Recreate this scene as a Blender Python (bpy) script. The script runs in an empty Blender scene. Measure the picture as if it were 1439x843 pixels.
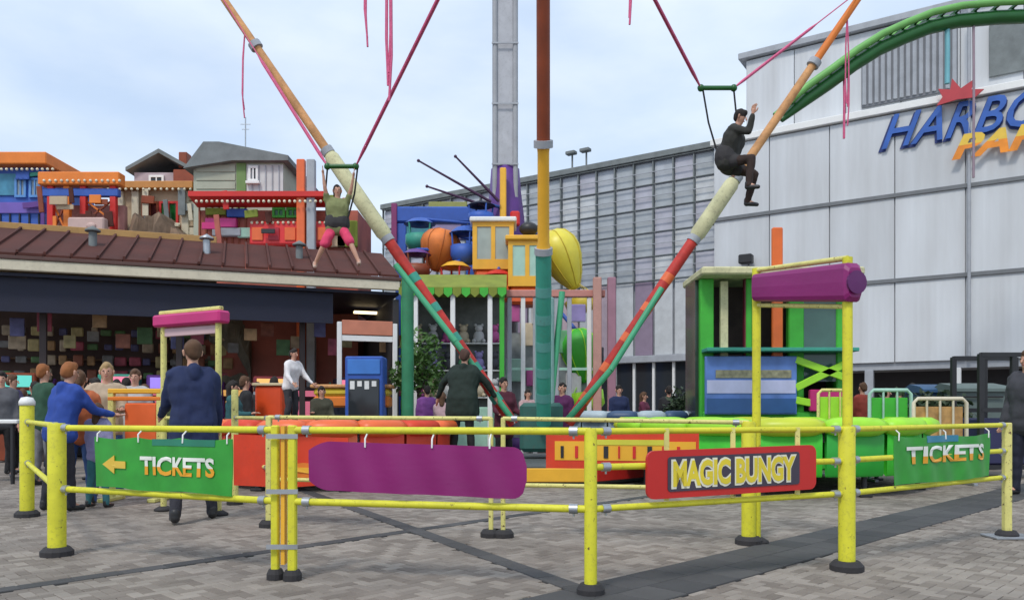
import bpy, bmesh, math, random
from mathutils import Vector, Matrix, noise
R = math.radians
random.seed(7)
SC = bpy.context.scene
COL = SC.collection

# ---------------------------------------------------------------- camera
FP = 1100.0                      # focal length in photograph pixels (1439 wide)
EYE = 1.05
HZ = 583.0
cam = bpy.data.cameras.new('camera')
cam.sensor_width = 36.0
cam.lens = FP / 1439.0 * 36.0
cam.shift_y = (HZ - 421.5) / 1439.0
cam.clip_end = 2000.0
camo = bpy.data.objects.new('camera', cam)
COL.objects.link(camo)
camo.location = (0, 0, EYE)
camo.rotation_euler = (R(90), 0, 0)
SC.camera = camo

# ---------------------------------------------------------------- sky and sun (bright overcast)
SUN_EL, SUN_AZ = 52.0, 205.0     # azimuth clockwise from +Y
w = bpy.data.worlds.new('World'); SC.world = w; w.use_nodes = True
nt = w.node_tree; nt.nodes.clear()
out = nt.nodes.new('ShaderNodeOutputWorld'); bg = nt.nodes.new('ShaderNodeBackground')
sky = nt.nodes.new('ShaderNodeTexSky'); sky.sky_type = 'NISHITA'; sky.sun_disc = False
sky.sun_elevation = R(SUN_EL); sky.sun_rotation = R(SUN_AZ)
sky.dust_density = 2.0; sky.air_density = 1.0
tc = nt.nodes.new('ShaderNodeTexCoord')
mp = nt.nodes.new('ShaderNodeMapping'); mp.inputs['Scale'].default_value = (1.0, 1.0, 2.6)
nz = nt.nodes.new('ShaderNodeTexNoise'); nz.inputs['Scale'].default_value = 2.1
nz.inputs['Detail'].default_value = 7.0; nz.inputs['Roughness'].default_value = 0.55
rp = nt.nodes.new('ShaderNodeValToRGB')
rp.color_ramp.elements[0].position = 0.30; rp.color_ramp.elements[0].color = (0.78, 0.78, 0.78, 1)
rp.color_ramp.elements[1].position = 0.66; rp.color_ramp.elements[1].color = (1, 1, 1, 1)
nz2 = nt.nodes.new('ShaderNodeTexNoise'); nz2.inputs['Scale'].default_value = 4.3
nz2.inputs['Detail'].default_value = 8.0
rc = nt.nodes.new('ShaderNodeValToRGB')
rc.color_ramp.elements[0].position = 0.32; rc.color_ramp.elements[0].color = (4.2, 5.2, 6.7, 1)
rc.color_ramp.elements[1].position = 0.68; rc.color_ramp.elements[1].color = (5.5, 6.2, 7.1, 1)
mx = nt.nodes.new('ShaderNodeMix'); mx.data_type = 'RGBA'
L = nt.links.new
L(tc.outputs['Generated'], mp.inputs['Vector']); L(mp.outputs['Vector'], nz.inputs['Vector']); L(mp.outputs['Vector'], nz2.inputs['Vector'])
L(nz.outputs['Fac'], rp.inputs['Fac']); L(nz2.outputs['Fac'], rc.inputs['Fac'])
L(rp.outputs['Color'], mx.inputs['Factor']); L(sky.outputs['Color'], mx.inputs['A']); L(rc.outputs['Color'], mx.inputs['B'])
L(mx.outputs['Result'], bg.inputs['Color']); bg.inputs['Strength'].default_value = 0.13
L(bg.outputs['Background'], out.inputs['Surface'])
sl = bpy.data.lights.new('sun', 'SUN'); sl.energy = 1.5; sl.angle = R(10); sl.color = (1.0, 0.95, 0.88)
so = bpy.data.objects.new('sun', sl); COL.objects.link(so)
az, el = R(SUN_AZ), R(SUN_EL)
sd = Vector((math.sin(az) * math.cos(el), math.cos(az) * math.cos(el), math.sin(el)))
so.rotation_euler = sd.to_track_quat('Z', 'Y').to_euler()
SC.view_settings.view_transform = 'Standard'; SC.view_settings.look = 'None'
SC.view_settings.gamma = 1.0; SC.view_settings.use_curve_mapping = False
SC.view_settings.exposure = 0.30

# ---------------------------------------------------------------- helpers
def P(px, py, d):
    """photograph pixel at distance d (metres ahead) -> point of the place"""
    return Vector(((px - 719.5) / FP * d, d, EYE + (HZ - py) / FP * d))
def X(px, d): return (px - 719.5) / FP * d
def Z(py, d): return EYE + (HZ - py) / FP * d
def on_seg(a, b, px):
    """point of the plan segment a-b seen at column px: (t, x, y)"""
    k = (px - 719.5) / FP
    t = (k * a[1] - a[0]) / ((b[0] - a[0]) - k * (b[1] - a[1]))
    return t, a[0] + (b[0] - a[0]) * t, a[1] + (b[1] - a[1]) * t

_m = {}
def mat(name, col, rough=0.5, metal=0.0, var=0.12, scale=3.0, bump=0.0, bscale=40.0, dirt=0.0, emit=0.0, stretch=None, coat=0.0, alpha=None):
    if name in _m: return _m[name]
    m = bpy.data.materials.new(name); m.use_nodes = True
    t = m.node_tree; b = t.nodes['Principled BSDF']; K = t.links.new
    b.inputs['Roughness'].default_value = rough; b.inputs['Metallic'].default_value = metal
    if coat: b.inputs['Coat Weight'].default_value = coat
    c = tuple(col) + (1,)
    co = t.nodes.new('ShaderNodeTexCoord'); mpn = t.nodes.new('ShaderNodeMapping')
    geo = t.nodes.new('ShaderNodeNewGeometry')
    K(geo.outputs['Position'] if stretch is None else co.outputs['Object'], mpn.inputs['Vector'])
    if stretch: mpn.inputs['Scale'].default_value = stretch
    n = t.nodes.new('ShaderNodeTexNoise'); n.inputs['Scale'].default_value = scale; n.inputs['Detail'].default_value = 6
    K(mpn.outputs['Vector'], n.inputs['Vector'])
    mr = t.nodes.new('ShaderNodeMapRange'); mr.inputs['From Min'].default_value = 0.25; mr.inputs['From Max'].default_value = 0.75
    mr.inputs['To Min'].default_value = 1 - var; mr.inputs['To Max'].default_value = 1 + var
    K(n.outputs['Fac'], mr.inputs['Value'])
    hs = t.nodes.new('ShaderNodeHueSaturation'); hs.inputs['Color'].default_value = c
    K(mr.outputs['Result'], hs.inputs['Value'])
    last = hs.outputs['Color']
    if dirt:
        n2 = t.nodes.new('ShaderNodeTexNoise'); n2.inputs['Scale'].default_value = scale * 4.7; n2.inputs['Detail'].default_value = 9
        n2.inputs['Roughness'].default_value = 0.7
        K(mpn.outputs['Vector'], n2.inputs['Vector'])
        r2 = t.nodes.new('ShaderNodeMapRange'); r2.inputs['From Min'].default_value = 0.52; r2.inputs['From Max'].default_value = 0.78
        r2.inputs['To Max'].default_value = dirt
        K(n2.outputs['Fac'], r2.inputs['Value'])
        mm = t.nodes.new('ShaderNodeMix'); mm.data_type = 'RGBA'; mm.inputs['B'].default_value = (0.09, 0.075, 0.06, 1)
        K(r2.outputs['Result'], mm.inputs['Factor']); K(last, mm.inputs['A']); last = mm.outputs['Result']
        ra = t.nodes.new('ShaderNodeMapRange'); ra.inputs['To Min'].default_value = rough; ra.inputs['To Max'].default_value = min(1, rough + 0.3)
        K(n2.outputs['Fac'], ra.inputs['Value']); K(ra.outputs['Result'], b.inputs['Roughness'])
    K(last, b.inputs['Base Color'])
    if bump:
        n3 = t.nodes.new('ShaderNodeTexNoise'); n3.inputs['Scale'].default_value = bscale; n3.inputs['Detail'].default_value = 4
        K(mpn.outputs['Vector'], n3.inputs['Vector'])
        bp = t.nodes.new('ShaderNodeBump'); bp.inputs['Strength'].default_value = bump; bp.inputs['Distance'].default_value = 0.01
        K(n3.outputs['Fac'], bp.inputs['Height']); K(bp.outputs['Normal'], b.inputs['Normal'])
    if emit:
        b.inputs['Emission Color'].default_value = c; b.inputs['Emission Strength'].default_value = emit
    _m[name] = m
    return m

def _cb_topology():
    bm = bmesh.new()
    pts = []
    for sx in (-1, 1):
        for sy in (-1, 1):
            for sz in (-1, 1):
                for ax in range(3):
                    v = [sx * 0.8, sy * 0.8, sz * 0.8]; v[ax] = (sx, sy, sz)[ax]
                    pts.append(tuple(v))
    vs = [bm.verts.new(p) for p in pts]
    bmesh.ops.convex_hull(bm, input=vs)
    bmesh.ops.dissolve_limit(bm, angle_limit=0.02, verts=bm.verts, edges=bm.edges)
    bmesh.ops.recalc_face_normals(bm, faces=bm.faces)
    bm.verts.index_update()
    look = {tuple(round(c, 3) for c in p): i for i, p in enumerate(pts)}
    f = [[look[tuple(round(c, 3) for c in v.co)] for v in fc.verts] for fc in bm.faces]
    bm.free()
    return f
CBF = _cb_topology()

class MB:
    def __init__(s): s.v = []; s.f = []; s.m = []; s.sm = []; s.k = 0
    def mat(s, k): s.k = k; return s
    def add(s, vs, fs, smooth=False):
        o = len(s.v); s.v += [Vector(v) for v in vs]
        for f in fs: s.f.append([i + o for i in f]); s.m.append(s.k); s.sm.append(smooth)
        return s
    def box(s, c, size, M=None, b=0.0):
        hx, hy, hz = size[0] / 2, size[1] / 2, size[2] / 2
        M = M or Matrix.Identity(3); c = Vector(c)
        if b:
            b = min(b, hx * .9, hy * .9, hz * .9); pts = []
            for sx in (-1, 1):
                for sy in (-1, 1):
                    for sz in (-1, 1):
                        for ax in range(3):
                            v = [sx * (hx - b), sy * (hy - b), sz * (hz - b)]
                            v[ax] = (sx * hx, sy * hy, sz * hz)[ax]
                            pts.append(c + M @ Vector(v))
            return s.add(pts, CBF)
        pts = [c + M @ Vector((x, y, z)) for x in (-hx, hx) for y in (-hy, hy) for z in (-hz, hz)]
        return s.add(pts, [(0, 1, 3, 2), (4, 6, 7, 5), (0, 4, 5, 1), (2, 3, 7, 6), (0, 2, 6, 4), (1, 5, 7, 3)])
    def box2(s, lo, hi, b=0.0):
        lo, hi = Vector(lo), Vector(hi)
        return s.box((lo + hi) / 2, hi - lo, None, b)
    def beam(s, p0, p1, wd, h, b=0.0, up=(0, 0, 1)):
        p0, p1 = Vector(p0), Vector(p1); d = (p1 - p0); L_ = d.length; d.normalize()
        u = Vector(up)
        if abs(d.dot(u)) > 0.99: u = Vector((0, 1, 0))
        sx = d.cross(u).normalized(); sz = sx.cross(d).normalized()
        M = Matrix((sx, d, sz)).transposed()
        return s.box((p0 + p1) / 2, (wd, L_, h), M, b)
    def tube(s, pts, r, n=10, caps=True, flat=1.0):
        pts = [Vector(p) for p in pts]; N = len(pts)
        rr = [r] * N if not isinstance(r, (list, tuple)) else r
        vs = []; fs = []; prev = None
        for i in range(N):
            d = (pts[min(i + 1, N - 1)] - pts[max(i - 1, 0)])
            if d.length < 1e-9: d = Vector((0, 0, 1))
            d.normalize()
            if prev is None:
                a = Vector((0, 0, 1)) if abs(d.z) < .9 else Vector((1, 0, 0))
                u = d.cross(a).normalized()
            else:
                u = (prev - d * prev.dot(d)).normalized()
            prev = u; v = d.cross(u)
            for j in range(n):
                t = 2 * math.pi * j / n
                vs.append(pts[i] + (u * math.cos(t) + v * math.sin(t) * flat) * rr[i])
        for i in range(N - 1):
            for j in range(n):
                k = (j + 1) % n
                fs.append((i * n + j, i * n + k, (i + 1) * n + k, (i + 1) * n + j))
        s.add(vs, fs, True)
        if caps:
            s.add([vs[j] for j in range(n)], [list(range(n))[::-1]])
            s.add([vs[(N - 1) * n + j] for j in range(n)], [list(range(n))])
        return s
    def lathe(s, prof, c=(0, 0, 0), n=24, M=None, a0=0.0, a1=None, smooth=True):
        full = a1 is None; a1 = a0 + 2 * math.pi if full else a1
        M = M or Matrix.Identity(3); c = Vector(c); vs = []; fs = []
        K = n if full else n + 1
        for (r, z) in prof:
            for j in range(K):
                t = a0 + (a1 - a0) * j / n
                vs.append(c + M @ Vector((r * math.cos(t), r * math.sin(t), z)))
        for i in range(len(prof) - 1):
            for j in range(n):
                k = (j + 1) % K
                fs.append((i * K + j, i * K + k, (i + 1) * K + k, (i + 1) * K + j))
        return s.add(vs, fs, smooth)
    def sphere(s, c, r, n=16, m=10, M=None):
        rx, ry, rz = (r, r, r) if not isinstance(r, (tuple, list)) else r
        M = M or Matrix.Identity(3); c = Vector(c); vs = []; fs = []
        for i in range(m + 1):
            p = math.pi * i / m
            for j in range(n):
                t = 2 * math.pi * j / n
                vs.append(c + M @ Vector((rx * math.sin(p) * math.cos(t), ry * math.sin(p) * math.sin(t), -rz * math.cos(p))))
        for i in range(m):
            for j in range(n):
                k = (j + 1) % n
                fs.append((i * n + j, i * n + k, (i + 1) * n + k, (i + 1) * n + j))
        return s.add(vs, fs, True)
    def prism(s, poly, t, fr):
        """poly: 2D points; fr: function (u, v, w) -> point; extruded w from 0 to t"""
        n = len(poly)
        vs = [fr(u, v, 0) for u, v in poly] + [fr(u, v, t) for u, v in poly]
        fs = [list(range(n))[::-1], list(range(n, 2 * n))]
        for i in range(n): j = (i + 1) % n; fs.append((i, j, n + j, n + i))
        return s.add(vs, fs)
    def mesh(s, name, mats, off=None):
        me = bpy.data.meshes.new(name)
        off = off or Vector((0, 0, 0))
        me.from_pydata([tuple(v - off) for v in s.v], [], s.f)
        mats = mats if isinstance(mats, (list, tuple)) else [mats]
        for x in mats: me.materials.append(x)
        me.polygons.foreach_set('material_index', s.m)
        me.polygons.foreach_set('use_smooth', s.sm)
        bm = bmesh.new(); bm.from_mesh(me)
        bmesh.ops.recalc_face_normals(bm, faces=bm.faces); bm.to_mesh(me); bm.free()
        me.update()
        return me
    def build(s, name, mats, parent=None, local=False):
        off = Vector((0, 0, 0))
        if parent is not None and not local:
            off = abs_loc(parent)
        o = bpy.data.objects.new(name, s.mesh(name, mats, off)); COL.objects.link(o)
        if parent is not None: o.parent = parent
        return o

def abs_loc(o):
    v = Vector((0, 0, 0))
    while o is not None: v += o.location; o = o.parent
    return v
def tag(o, label=None, cat=None, group=None, kind=None):
    if label: o['label'] = label
    if cat: o['category'] = cat
    if group: o['group'] = group
    if kind: o['kind'] = kind
    return o
def thing(name, loc, label, cat, group=None, rz=0.0):
    o = bpy.data.objects.new(name, None); COL.objects.link(o)
    o.location = loc; o.rotation_euler = (0, 0, rz); o.empty_display_size = 0.2
    return tag(o, label, cat, group)
def copy_tree(o, parent=None):
    c = o.copy(); COL.objects.link(c)
    if parent is not None: c.parent = parent
    for ch in list(o.children): copy_tree(ch, c)
    return c
def share(name, me, parent, loc=(0, 0, 0), rz=0.0):
    o = bpy.data.objects.new(name, me); COL.objects.link(o); o.parent = parent
    o.location = loc; o.rotation_euler = (0, 0, rz)
    return o
def text_mesh(txt, size=1.0, shear=0.0, bold=0.0, depth=0.0, spacing=1.0):
    cu = bpy.data.curves.new('lettering', 'FONT'); cu.body = txt; cu.size = size; cu.shear = shear
    cu.offset = bold; cu.extrude = depth; cu.space_character = spacing; cu.resolution_u = 3
    ob = bpy.data.objects.new('tmp', cu); COL.objects.link(ob)
    dg = bpy.context.evaluated_depsgraph_get(); dg.update()
    me = bpy.data.meshes.new_from_object(ob.evaluated_get(dg))
    bpy.data.objects.remove(ob); bpy.data.curves.remove(cu)
    return me
def fit_text(txt, fr, u0, u1, v0, v1, name, mats, parent, split=None, off=0.006, shear=0.0, bold=0.02, depth=0.04, split_mats=False):
    """letters stretched to the box u0..u1, v0..v1 and laid through fr(u, v, w)"""
    me = text_mesh(txt, 1.0, shear, bold, depth)
    xs = [v.co.x for v in me.vertices]; ys = [v.co.y for v in me.vertices]; zs = [v.co.z for v in me.vertices]
    ax, bx, ay, by = min(xs), max(xs), min(ys), max(ys); az_ = min(zs); bz_ = max(zs)
    if split is not None:
        bm = bmesh.new(); bm.from_mesh(me)
        yy = ay + (by - ay) * split
        bmesh.ops.bisect_plane(bm, geom=bm.verts[:] + bm.edges[:] + bm.faces[:], plane_co=(0, yy, 0), plane_no=(0, 1, 0))
        bm.to_mesh(me); bm.free()
    me.materials.clear()
    for m_ in (mats if isinstance(mats, (list, tuple)) else [mats]): me.materials.append(m_)
    for p in me.polygons:
        p.material_index = 1 if (split is not None and p.center.y < ay + (by - ay) * split) else 0
        p.use_smooth = False
    base = abs_loc(parent) if parent is not None else Vector((0, 0, 0))
    for v in me.vertices:
        u = u0 + (v.co.x - ax) / (bx - ax) * (u1 - u0); q = v0 + (v.co.y - ay) / (by - ay) * (v1 - v0)
        k = off + (v.co.z - az_) / max(1e-6, bz_ - az_) * 0.0012
        v.co = fr(u, q, k) - base
    me.update()
    o = bpy.data.objects.new(name, me); COL.objects.link(o); o.parent = parent
    return o

# ---------------------------------------------------------------- materials
def worn_paint(name, col, chip=(.10, .045, .02), amount=.60):
    m = mat(name, col, .4, var=.12, dirt=.45, scale=6); t = m.node_tree; b = t.nodes['Principled BSDF']; K = t.links.new
    src = b.inputs['Base Color'].links[0].from_socket
    geo = t.nodes.new('ShaderNodeNewGeometry'); n = t.nodes.new('ShaderNodeTexNoise'); n.inputs['Scale'].default_value = 26; n.inputs['Detail'].default_value = 10; n.inputs['Roughness'].default_value = .72
    K(geo.outputs['Position'], n.inputs['Vector'])
    r_ = t.nodes.new('ShaderNodeMapRange'); r_.inputs['From Min'].default_value = amount; r_.inputs['From Max'].default_value = amount + .03
    K(n.outputs['Fac'], r_.inputs['Value'])
    mm = t.nodes.new('ShaderNodeMix'); mm.data_type = 'RGBA'; mm.inputs['B'].default_value = tuple(chip) + (1,)
    K(r_.outputs['Result'], mm.inputs['Factor']); K(src, mm.inputs['A']); K(mm.outputs['Result'], b.inputs['Base Color'])
    bp = t.nodes.new('ShaderNodeBump'); bp.inputs['Strength'].default_value = .35; bp.inputs['Distance'].default_value = .003; bp.invert = True
    K(r_.outputs['Result'], bp.inputs['Height']); K(bp.outputs['Normal'], b.inputs['Normal'])
    return m
YEL = worn_paint('yellow_paint', (0.66, 0.63, 0.03), amount=.63)
YEL2 = worn_paint('pale_yellow_paint', (0.68, 0.63, 0.20))
RUB = mat('black_rubber', (0.03, 0.028, 0.03), 0.8, bump=0.2)
STEEL = mat('galvanised_steel', (0.42, 0.44, 0.46), 0.42, 0.75, var=0.15, scale=8)
GREYP = mat('grey_paint', (0.36, 0.38, 0.41), 0.5, dirt=0.2)
PURPLE = mat('purple_vinyl', (0.23, 0.008, 0.13), 0.42, var=0.2, scale=1.3, bump=0.3, bscale=5, stretch=(1.0, 1.0, 2.0))
MAGENTA = mat('magenta_vinyl', (0.52, 0.02, 0.16), 0.42, var=0.12)
REDV = mat('red_vinyl', (0.64, 0.045, 0.012), 0.4, var=0.1, scale=5, bump=0.1, bscale=14, dirt=0.2)
CORAL = mat('coral_red_pad', (0.78, 0.14, 0.035), 0.4, var=0.1, scale=5, bump=0.1, bscale=14)
GREENV = mat('green_vinyl', (0.04, 0.50, 0.02), 0.42, var=0.12, scale=5, bump=0.1, bscale=14, dirt=0.2)
LIME = mat('lime_pad', (0.34, 0.72, 0.03), 0.42, var=0.1, scale=5, bump=0.1, bscale=14)
GREENB = mat('green_banner', (0.03, 0.30, 0.03), 0.45, var=0.16, scale=7)
ORANGE = mat('orange_paint', (0.75, 0.20, 0.02), 0.42, var=0.1, dirt=0.2)
AMBER = mat('amber_paint', (0.80, 0.42, 0.03), 0.42, var=0.1)
WHITE = mat('white_paint', (0.78, 0.78, 0.76), 0.45, var=0.05, dirt=0.15)
CREAM = mat('cream_paint', (0.62, 0.56, 0.42), 0.5, var=0.1, dirt=0.3)
BLACK = mat('black_paint', (0.02, 0.02, 0.022), 0.45)
DARK = mat('dark_interior', (0.035, 0.032, 0.036), 0.7)
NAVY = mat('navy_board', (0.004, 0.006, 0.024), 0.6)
BLUE = mat('blue_paint', (0.03, 0.10, 0.42), 0.4, var=0.12, dirt=0.2)
TEAL = mat('teal_paint', (0.04, 0.30, 0.22), 0.42, var=0.14, dirt=0.3)
MINT = mat('mint_paint', (0.35, 0.58, 0.46), 0.5, var=0.1, dirt=0.2)
GREENP = mat('green_paint', (0.05, 0.42, 0.035), 0.4, var=0.12, dirt=0.2)
DGREEN = mat('dark_green_steel', (0.01, 0.10, 0.015), 0.4, var=0.15)
OLIVE = mat('olive_canvas', (0.20, 0.24, 0.03), 0.8, var=0.2)
TAN = mat('tan_paint', (0.58, 0.29, 0.11), 0.5, var=0.3, dirt=0.6, scale=5)
RUST = mat('brown_red_paint', (0.24, 0.045, 0.012), 0.42, var=0.2, dirt=0.3, scale=4)
RED = mat('red_paint', (0.60, 0.02, 0.015), 0.38, var=0.1, dirt=0.2)
PURP = mat('purple_paint', (0.11, 0.035, 0.22), 0.45, var=0.15)
PALE = mat('pale_sleeve', (0.60, 0.58, 0.34), 0.6, var=0.2, dirt=0.6, scale=4)
BROOF = mat('red_brown_roof', (0.075, 0.018, 0.011), 0.75, var=0.25, dirt=0.3, scale=1.2)
BEIGE = mat('beige_render', (0.50, 0.38, 0.25), 0.8, var=0.12, dirt=0.25, scale=1.5)
SAGE = mat('sage_board', (0.40, 0.42, 0.33), 0.75, var=0.12, dirt=0.2, scale=1.5)
SLATE = mat('slate_roof', (0.18, 0.20, 0.20), 0.7, var=0.2, dirt=0.2)
GLASSD = mat('dark_glass', (0.03, 0.035, 0.04), 0.08, var=0.05)
GLASSB = mat('sky_glass', (0.25, 0.32, 0.36), 0.08, var=0.1)
PINKC = mat('pink_bungee_cord', (0.62, 0.10, 0.22), 0.6, var=0.2, scale=20)
SKIN = mat('skin', (0.52, 0.28, 0.19), 0.5, var=0.06)
EYEM = mat('eye_dark', (0.02, 0.015, 0.012), 0.2)
LIP = mat('lips', (0.36, 0.10, 0.09), 0.5)
CORD = mat('bungee_cord_grey', (0.22, 0.10, 0.12), 0.7)

def white_cladding():
    m = bpy.data.materials.new('white_ribbed_cladding'); m.use_nodes = True
    t = m.node_tree; b = t.nodes['Principled BSDF']; K = t.links.new
    co = t.nodes.new('ShaderNodeTexCoord')
    wv = t.nodes.new('ShaderNodeTexWave'); wv.wave_type = 'BANDS'; wv.bands_direction = 'X'; wv.inputs['Scale'].default_value = 1.6
    wv.inputs['Distortion'].default_value = 0.0
    K(co.outputs['Object'], wv.inputs['Vector'])
    bp = t.nodes.new('ShaderNodeBump'); bp.inputs['Strength'].default_value = 0.16; bp.inputs['Distance'].default_value = 0.03
    K(wv.outputs['Fac'], bp.inputs['Height']); K(bp.outputs['Normal'], b.inputs['Normal'])
    mpn = t.nodes.new('ShaderNodeMapping'); mpn.inputs['Scale'].default_value = (0.9, 0.9, 0.12)
    K(co.outputs['Object'], mpn.inputs['Vector'])
    n = t.nodes.new('ShaderNodeTexNoise'); n.inputs['Scale'].default_value = 1.4; n.inputs['Detail'].default_value = 8
    K(mpn.outputs['Vector'], n.inputs['Vector'])
    cr = t.nodes.new('ShaderNodeValToRGB')
    cr.color_ramp.elements[0].position = 0.28; cr.color_ramp.elements[0].color = (0.50, 0.51, 0.52, 1)
    cr.color_ramp.elements[1].position = 0.62; cr.color_ramp.elements[1].color = (0.62, 0.645, 0.67, 1)
    K(n.outputs['Fac'], cr.inputs['Fac'])
    oi = t.nodes.new('ShaderNodeObjectInfo'); mr = t.nodes.new('ShaderNodeMapRange'); mr.inputs['To Min'].default_value = 0.95; mr.inputs['To Max'].default_value = 1.05
    K(oi.outputs['Random'], mr.inputs['Value'])
    hs = t.nodes.new('ShaderNodeHueSaturation'); K(cr.outputs['Color'], hs.inputs['Color']); K(mr.outputs['Result'], hs.inputs['Value'])
    K(hs.outputs['Color'], b.inputs['Base Color']); b.inputs['Roughness'].default_value = 0.5
    return m
CLAD = white_cladding()

def paving_mat(name, lo, hi, far=False):
    m = bpy.data.materials.new(name); m.use_nodes = True
    t = m.node_tree; b = t.nodes['Principled BSDF']; K = t.links.new
    geo = t.nodes.new('ShaderNodeNewGeometry'); oi = t.nodes.new('ShaderNodeObjectInfo')
    n = t.nodes.new('ShaderNodeTexNoise'); n.inputs['Scale'].default_value = 0.9; n.inputs['Detail'].default_value = 8
    n.inputs['Roughness'].default_value = 0.62
    K(geo.outputs['Position'], n.inputs['Vector'])
    if far:
        mpn = t.nodes.new('ShaderNodeMapping'); mpn.inputs['Rotation'].default_value = (0, 0, R(45))
        K(geo.outputs['Position'], mpn.inputs['Vector'])
        br = t.nodes.new('ShaderNodeTexBrick'); br.inputs['Scale'].default_value = 1.0
        br.inputs['Brick Width'].default_value = 0.15; br.inputs['Row Height'].default_value = 0.075; br.inputs['Mortar Size'].default_value = 0.005
        br.inputs['Color1'].default_value = (0.3, 0.3, 0.3, 1); br.inputs['Color2'].default_value = (0.7, 0.7, 0.7, 1); br.inputs['Mortar'].default_value = (0.0, 0.0, 0.0, 1)
        K(mpn.outputs['Vector'], br.inputs['Vector']); rnd = br.outputs['Color']
    else:
        ad = t.nodes.new('ShaderNodeMath'); ad.operation = 'ADD'
        K(geo.outputs['Random Per Island'], ad.inputs[0]); K(oi.outputs['Random'], ad.inputs[1])
        fr = t.nodes.new('ShaderNodeMath'); fr.operation = 'FRACT'; K(ad.outputs[0], fr.inputs[0]); rnd = fr.outputs[0]
    cr = t.nodes.new('ShaderNodeValToRGB')
    cr.color_ramp.elements[0].color = tuple(lo) + (1,); cr.color_ramp.elements[1].color = tuple(hi) + (1,)
    K(rnd, cr.inputs['Fac'])
    mr = t.nodes.new('ShaderNodeMapRange'); mr.inputs['From Min'].default_value = 0.3; mr.inputs['From Max'].default_value = 0.7
    mr.inputs['To Min'].default_value = 0.66; mr.inputs['To Max'].default_value = 1.14
    K(n.outputs['Fac'], mr.inputs['Value'])
    hs = t.nodes.new('ShaderNodeHueSaturation'); K(cr.outputs['Color'], hs.inputs['Color']); K(mr.outputs['Result'], hs.inputs['Value'])
    # chewing-gum spots and stains with a shape of their own
    vo = t.nodes.new('ShaderNodeTexVoronoi'); vo.inputs['Scale'].default_value = 2.6; K(geo.outputs['Position'], vo.inputs['Vector'])
    r3 = t.nodes.new('ShaderNodeMapRange'); r3.inputs['From Min'].default_value = 0.035; r3.inputs['From Max'].default_value = 0.05
    r3.inputs['To Min'].default_value = 0.55; r3.inputs['To Max'].default_value = 0.0
    K(vo.outputs['Distance'], r3.inputs['Value'])
    mm = t.nodes.new('ShaderNodeMix'); mm.data_type = 'RGBA'; mm.inputs['B'].default_value = (0.06, 0.055, 0.05, 1)
    K(r3.outputs['Result'], mm.inputs['Factor']); K(hs.outputs['Color'], mm.inputs['A'])
    K(mm.outputs['Result'], b.inputs['Base Color']); b.inputs['Roughness'].default_value = 0.82
    n3 = t.nodes.new('ShaderNodeTexNoise'); n3.inputs['Scale'].default_value = 90; K(geo.outputs['Position'], n3.inputs['Vector'])
    bp = t.nodes.new('ShaderNodeBump'); bp.inputs['Strength'].default_value = 0.25; bp.inputs['Distance'].default_value = 0.006
    K(n3.outputs['Fac'], bp.inputs['Height']); K(bp.outputs['Normal'], b.inputs['Normal'])
    return m
PAVE = paving_mat('paving_blocks', (0.185, 0.155, 0.13), (0.325, 0.285, 0.245))
PAVEF = paving_mat('paving_far', (0.205, 0.172, 0.147), (0.31, 0.27, 0.233), True)
SETT = paving_mat('dark_setts', (0.052, 0.052, 0.054), (0.085, 0.083, 0.083))

# ================================================================ THE SETTING
g = MB(); g.add([(-300, -40, -.009), (300, -40, -.009), (300, 500, -.009), (-300, 500, -.009)], [(0, 1, 2, 3)])
ground = g.build('ground', PAVEF); tag(ground, 'paved forecourt of light grey blocks', 'paving', kind='structure')

# dark bands in the paving: (start, end, width, rows)
BANDS = [((-4.4, 3.2), (2.2, 10.6), 0.13, 1, 'thin dark band of setts running from lower left towards the ride'),
         ((-3.6, 12.2), (0.66, 4.25), 0.15, 1, 'thin dark band of setts slanting down to the front fence post'),
         ((-0.25, 3.75), (9.2, 12.9), 0.58, 2, 'broad dark band of setts crossing the right of the forecourt')]
def in_band(x, y):
    for a, b, wd, rows, _ in BANDS:
        dx, dy = b[0] - a[0], b[1] - a[1]; L_ = math.hypot(dx, dy); dx /= L_; dy /= L_
        t = (x - a[0]) * dx + (y - a[1]) * dy; q = -(x - a[0]) * dy + (y - a[1]) * dx
        if 0 < t < L_ and abs(q) < wd / 2 - 0.02: return True
    return False
def block_mb(hx, hy, c=(0, 0, 0), tilt=(0, 0), dst=None):
    b = dst or MB(); e = 0.0045; h = 0.0
    vs = []
    for (sx, sy) in ((-1, -1), (1, -1), (1, 1), (-1, 1)):
        vs.append((c[0] + sx * hx, c[1] + sy * hy, c[2] - 0.02))
    for (sx, sy) in ((-1, -1), (1, -1), (1, 1), (-1, 1)):
        vs.append((c[0] + sx * hx, c[1] + sy * hy, c[2] - 0.004))
    for (sx, sy) in ((-1, -1), (1, -1), (1, 1), (-1, 1)):
        vs.append((c[0] + sx * (hx - e), c[1] + sy * (hy - e), c[2] + sx * tilt[0] + sy * tilt[1]))
    fs = [(8, 9, 10, 11)]
    for k in range(2):
        for i in range(4):
            j = (i + 1) % 4; fs.append((k * 4 + i, k * 4 + j, k * 4 + 4 + j, k * 4 + 4 + i))
    return b.add(vs, fs)
BW = .075
blk = block_mb(BW - .002, BW / 2 - .002).mesh('paving_block', PAVE)
C45 = math.cos(R(45))
cells = []
for a in range(-90, 260):
    for b_ in range(-90, 260):
        k = (a - b_) % 4
        if k == 0: u, v, rot = (a + 1) * BW, (b_ + .5) * BW, 0
        elif k == 3: u, v, rot = (a + .5) * BW, (b_ + 1) * BW, 1
        else: continue
        x, y = (u - v) * C45, (u + v) * C45
        if y < 4.1 or y > 13.5 or abs(x) > 0.69 * y + 0.4: continue
        if in_band(x, y): continue
        cells.append((y, x, rot))
cells.sort()
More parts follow.
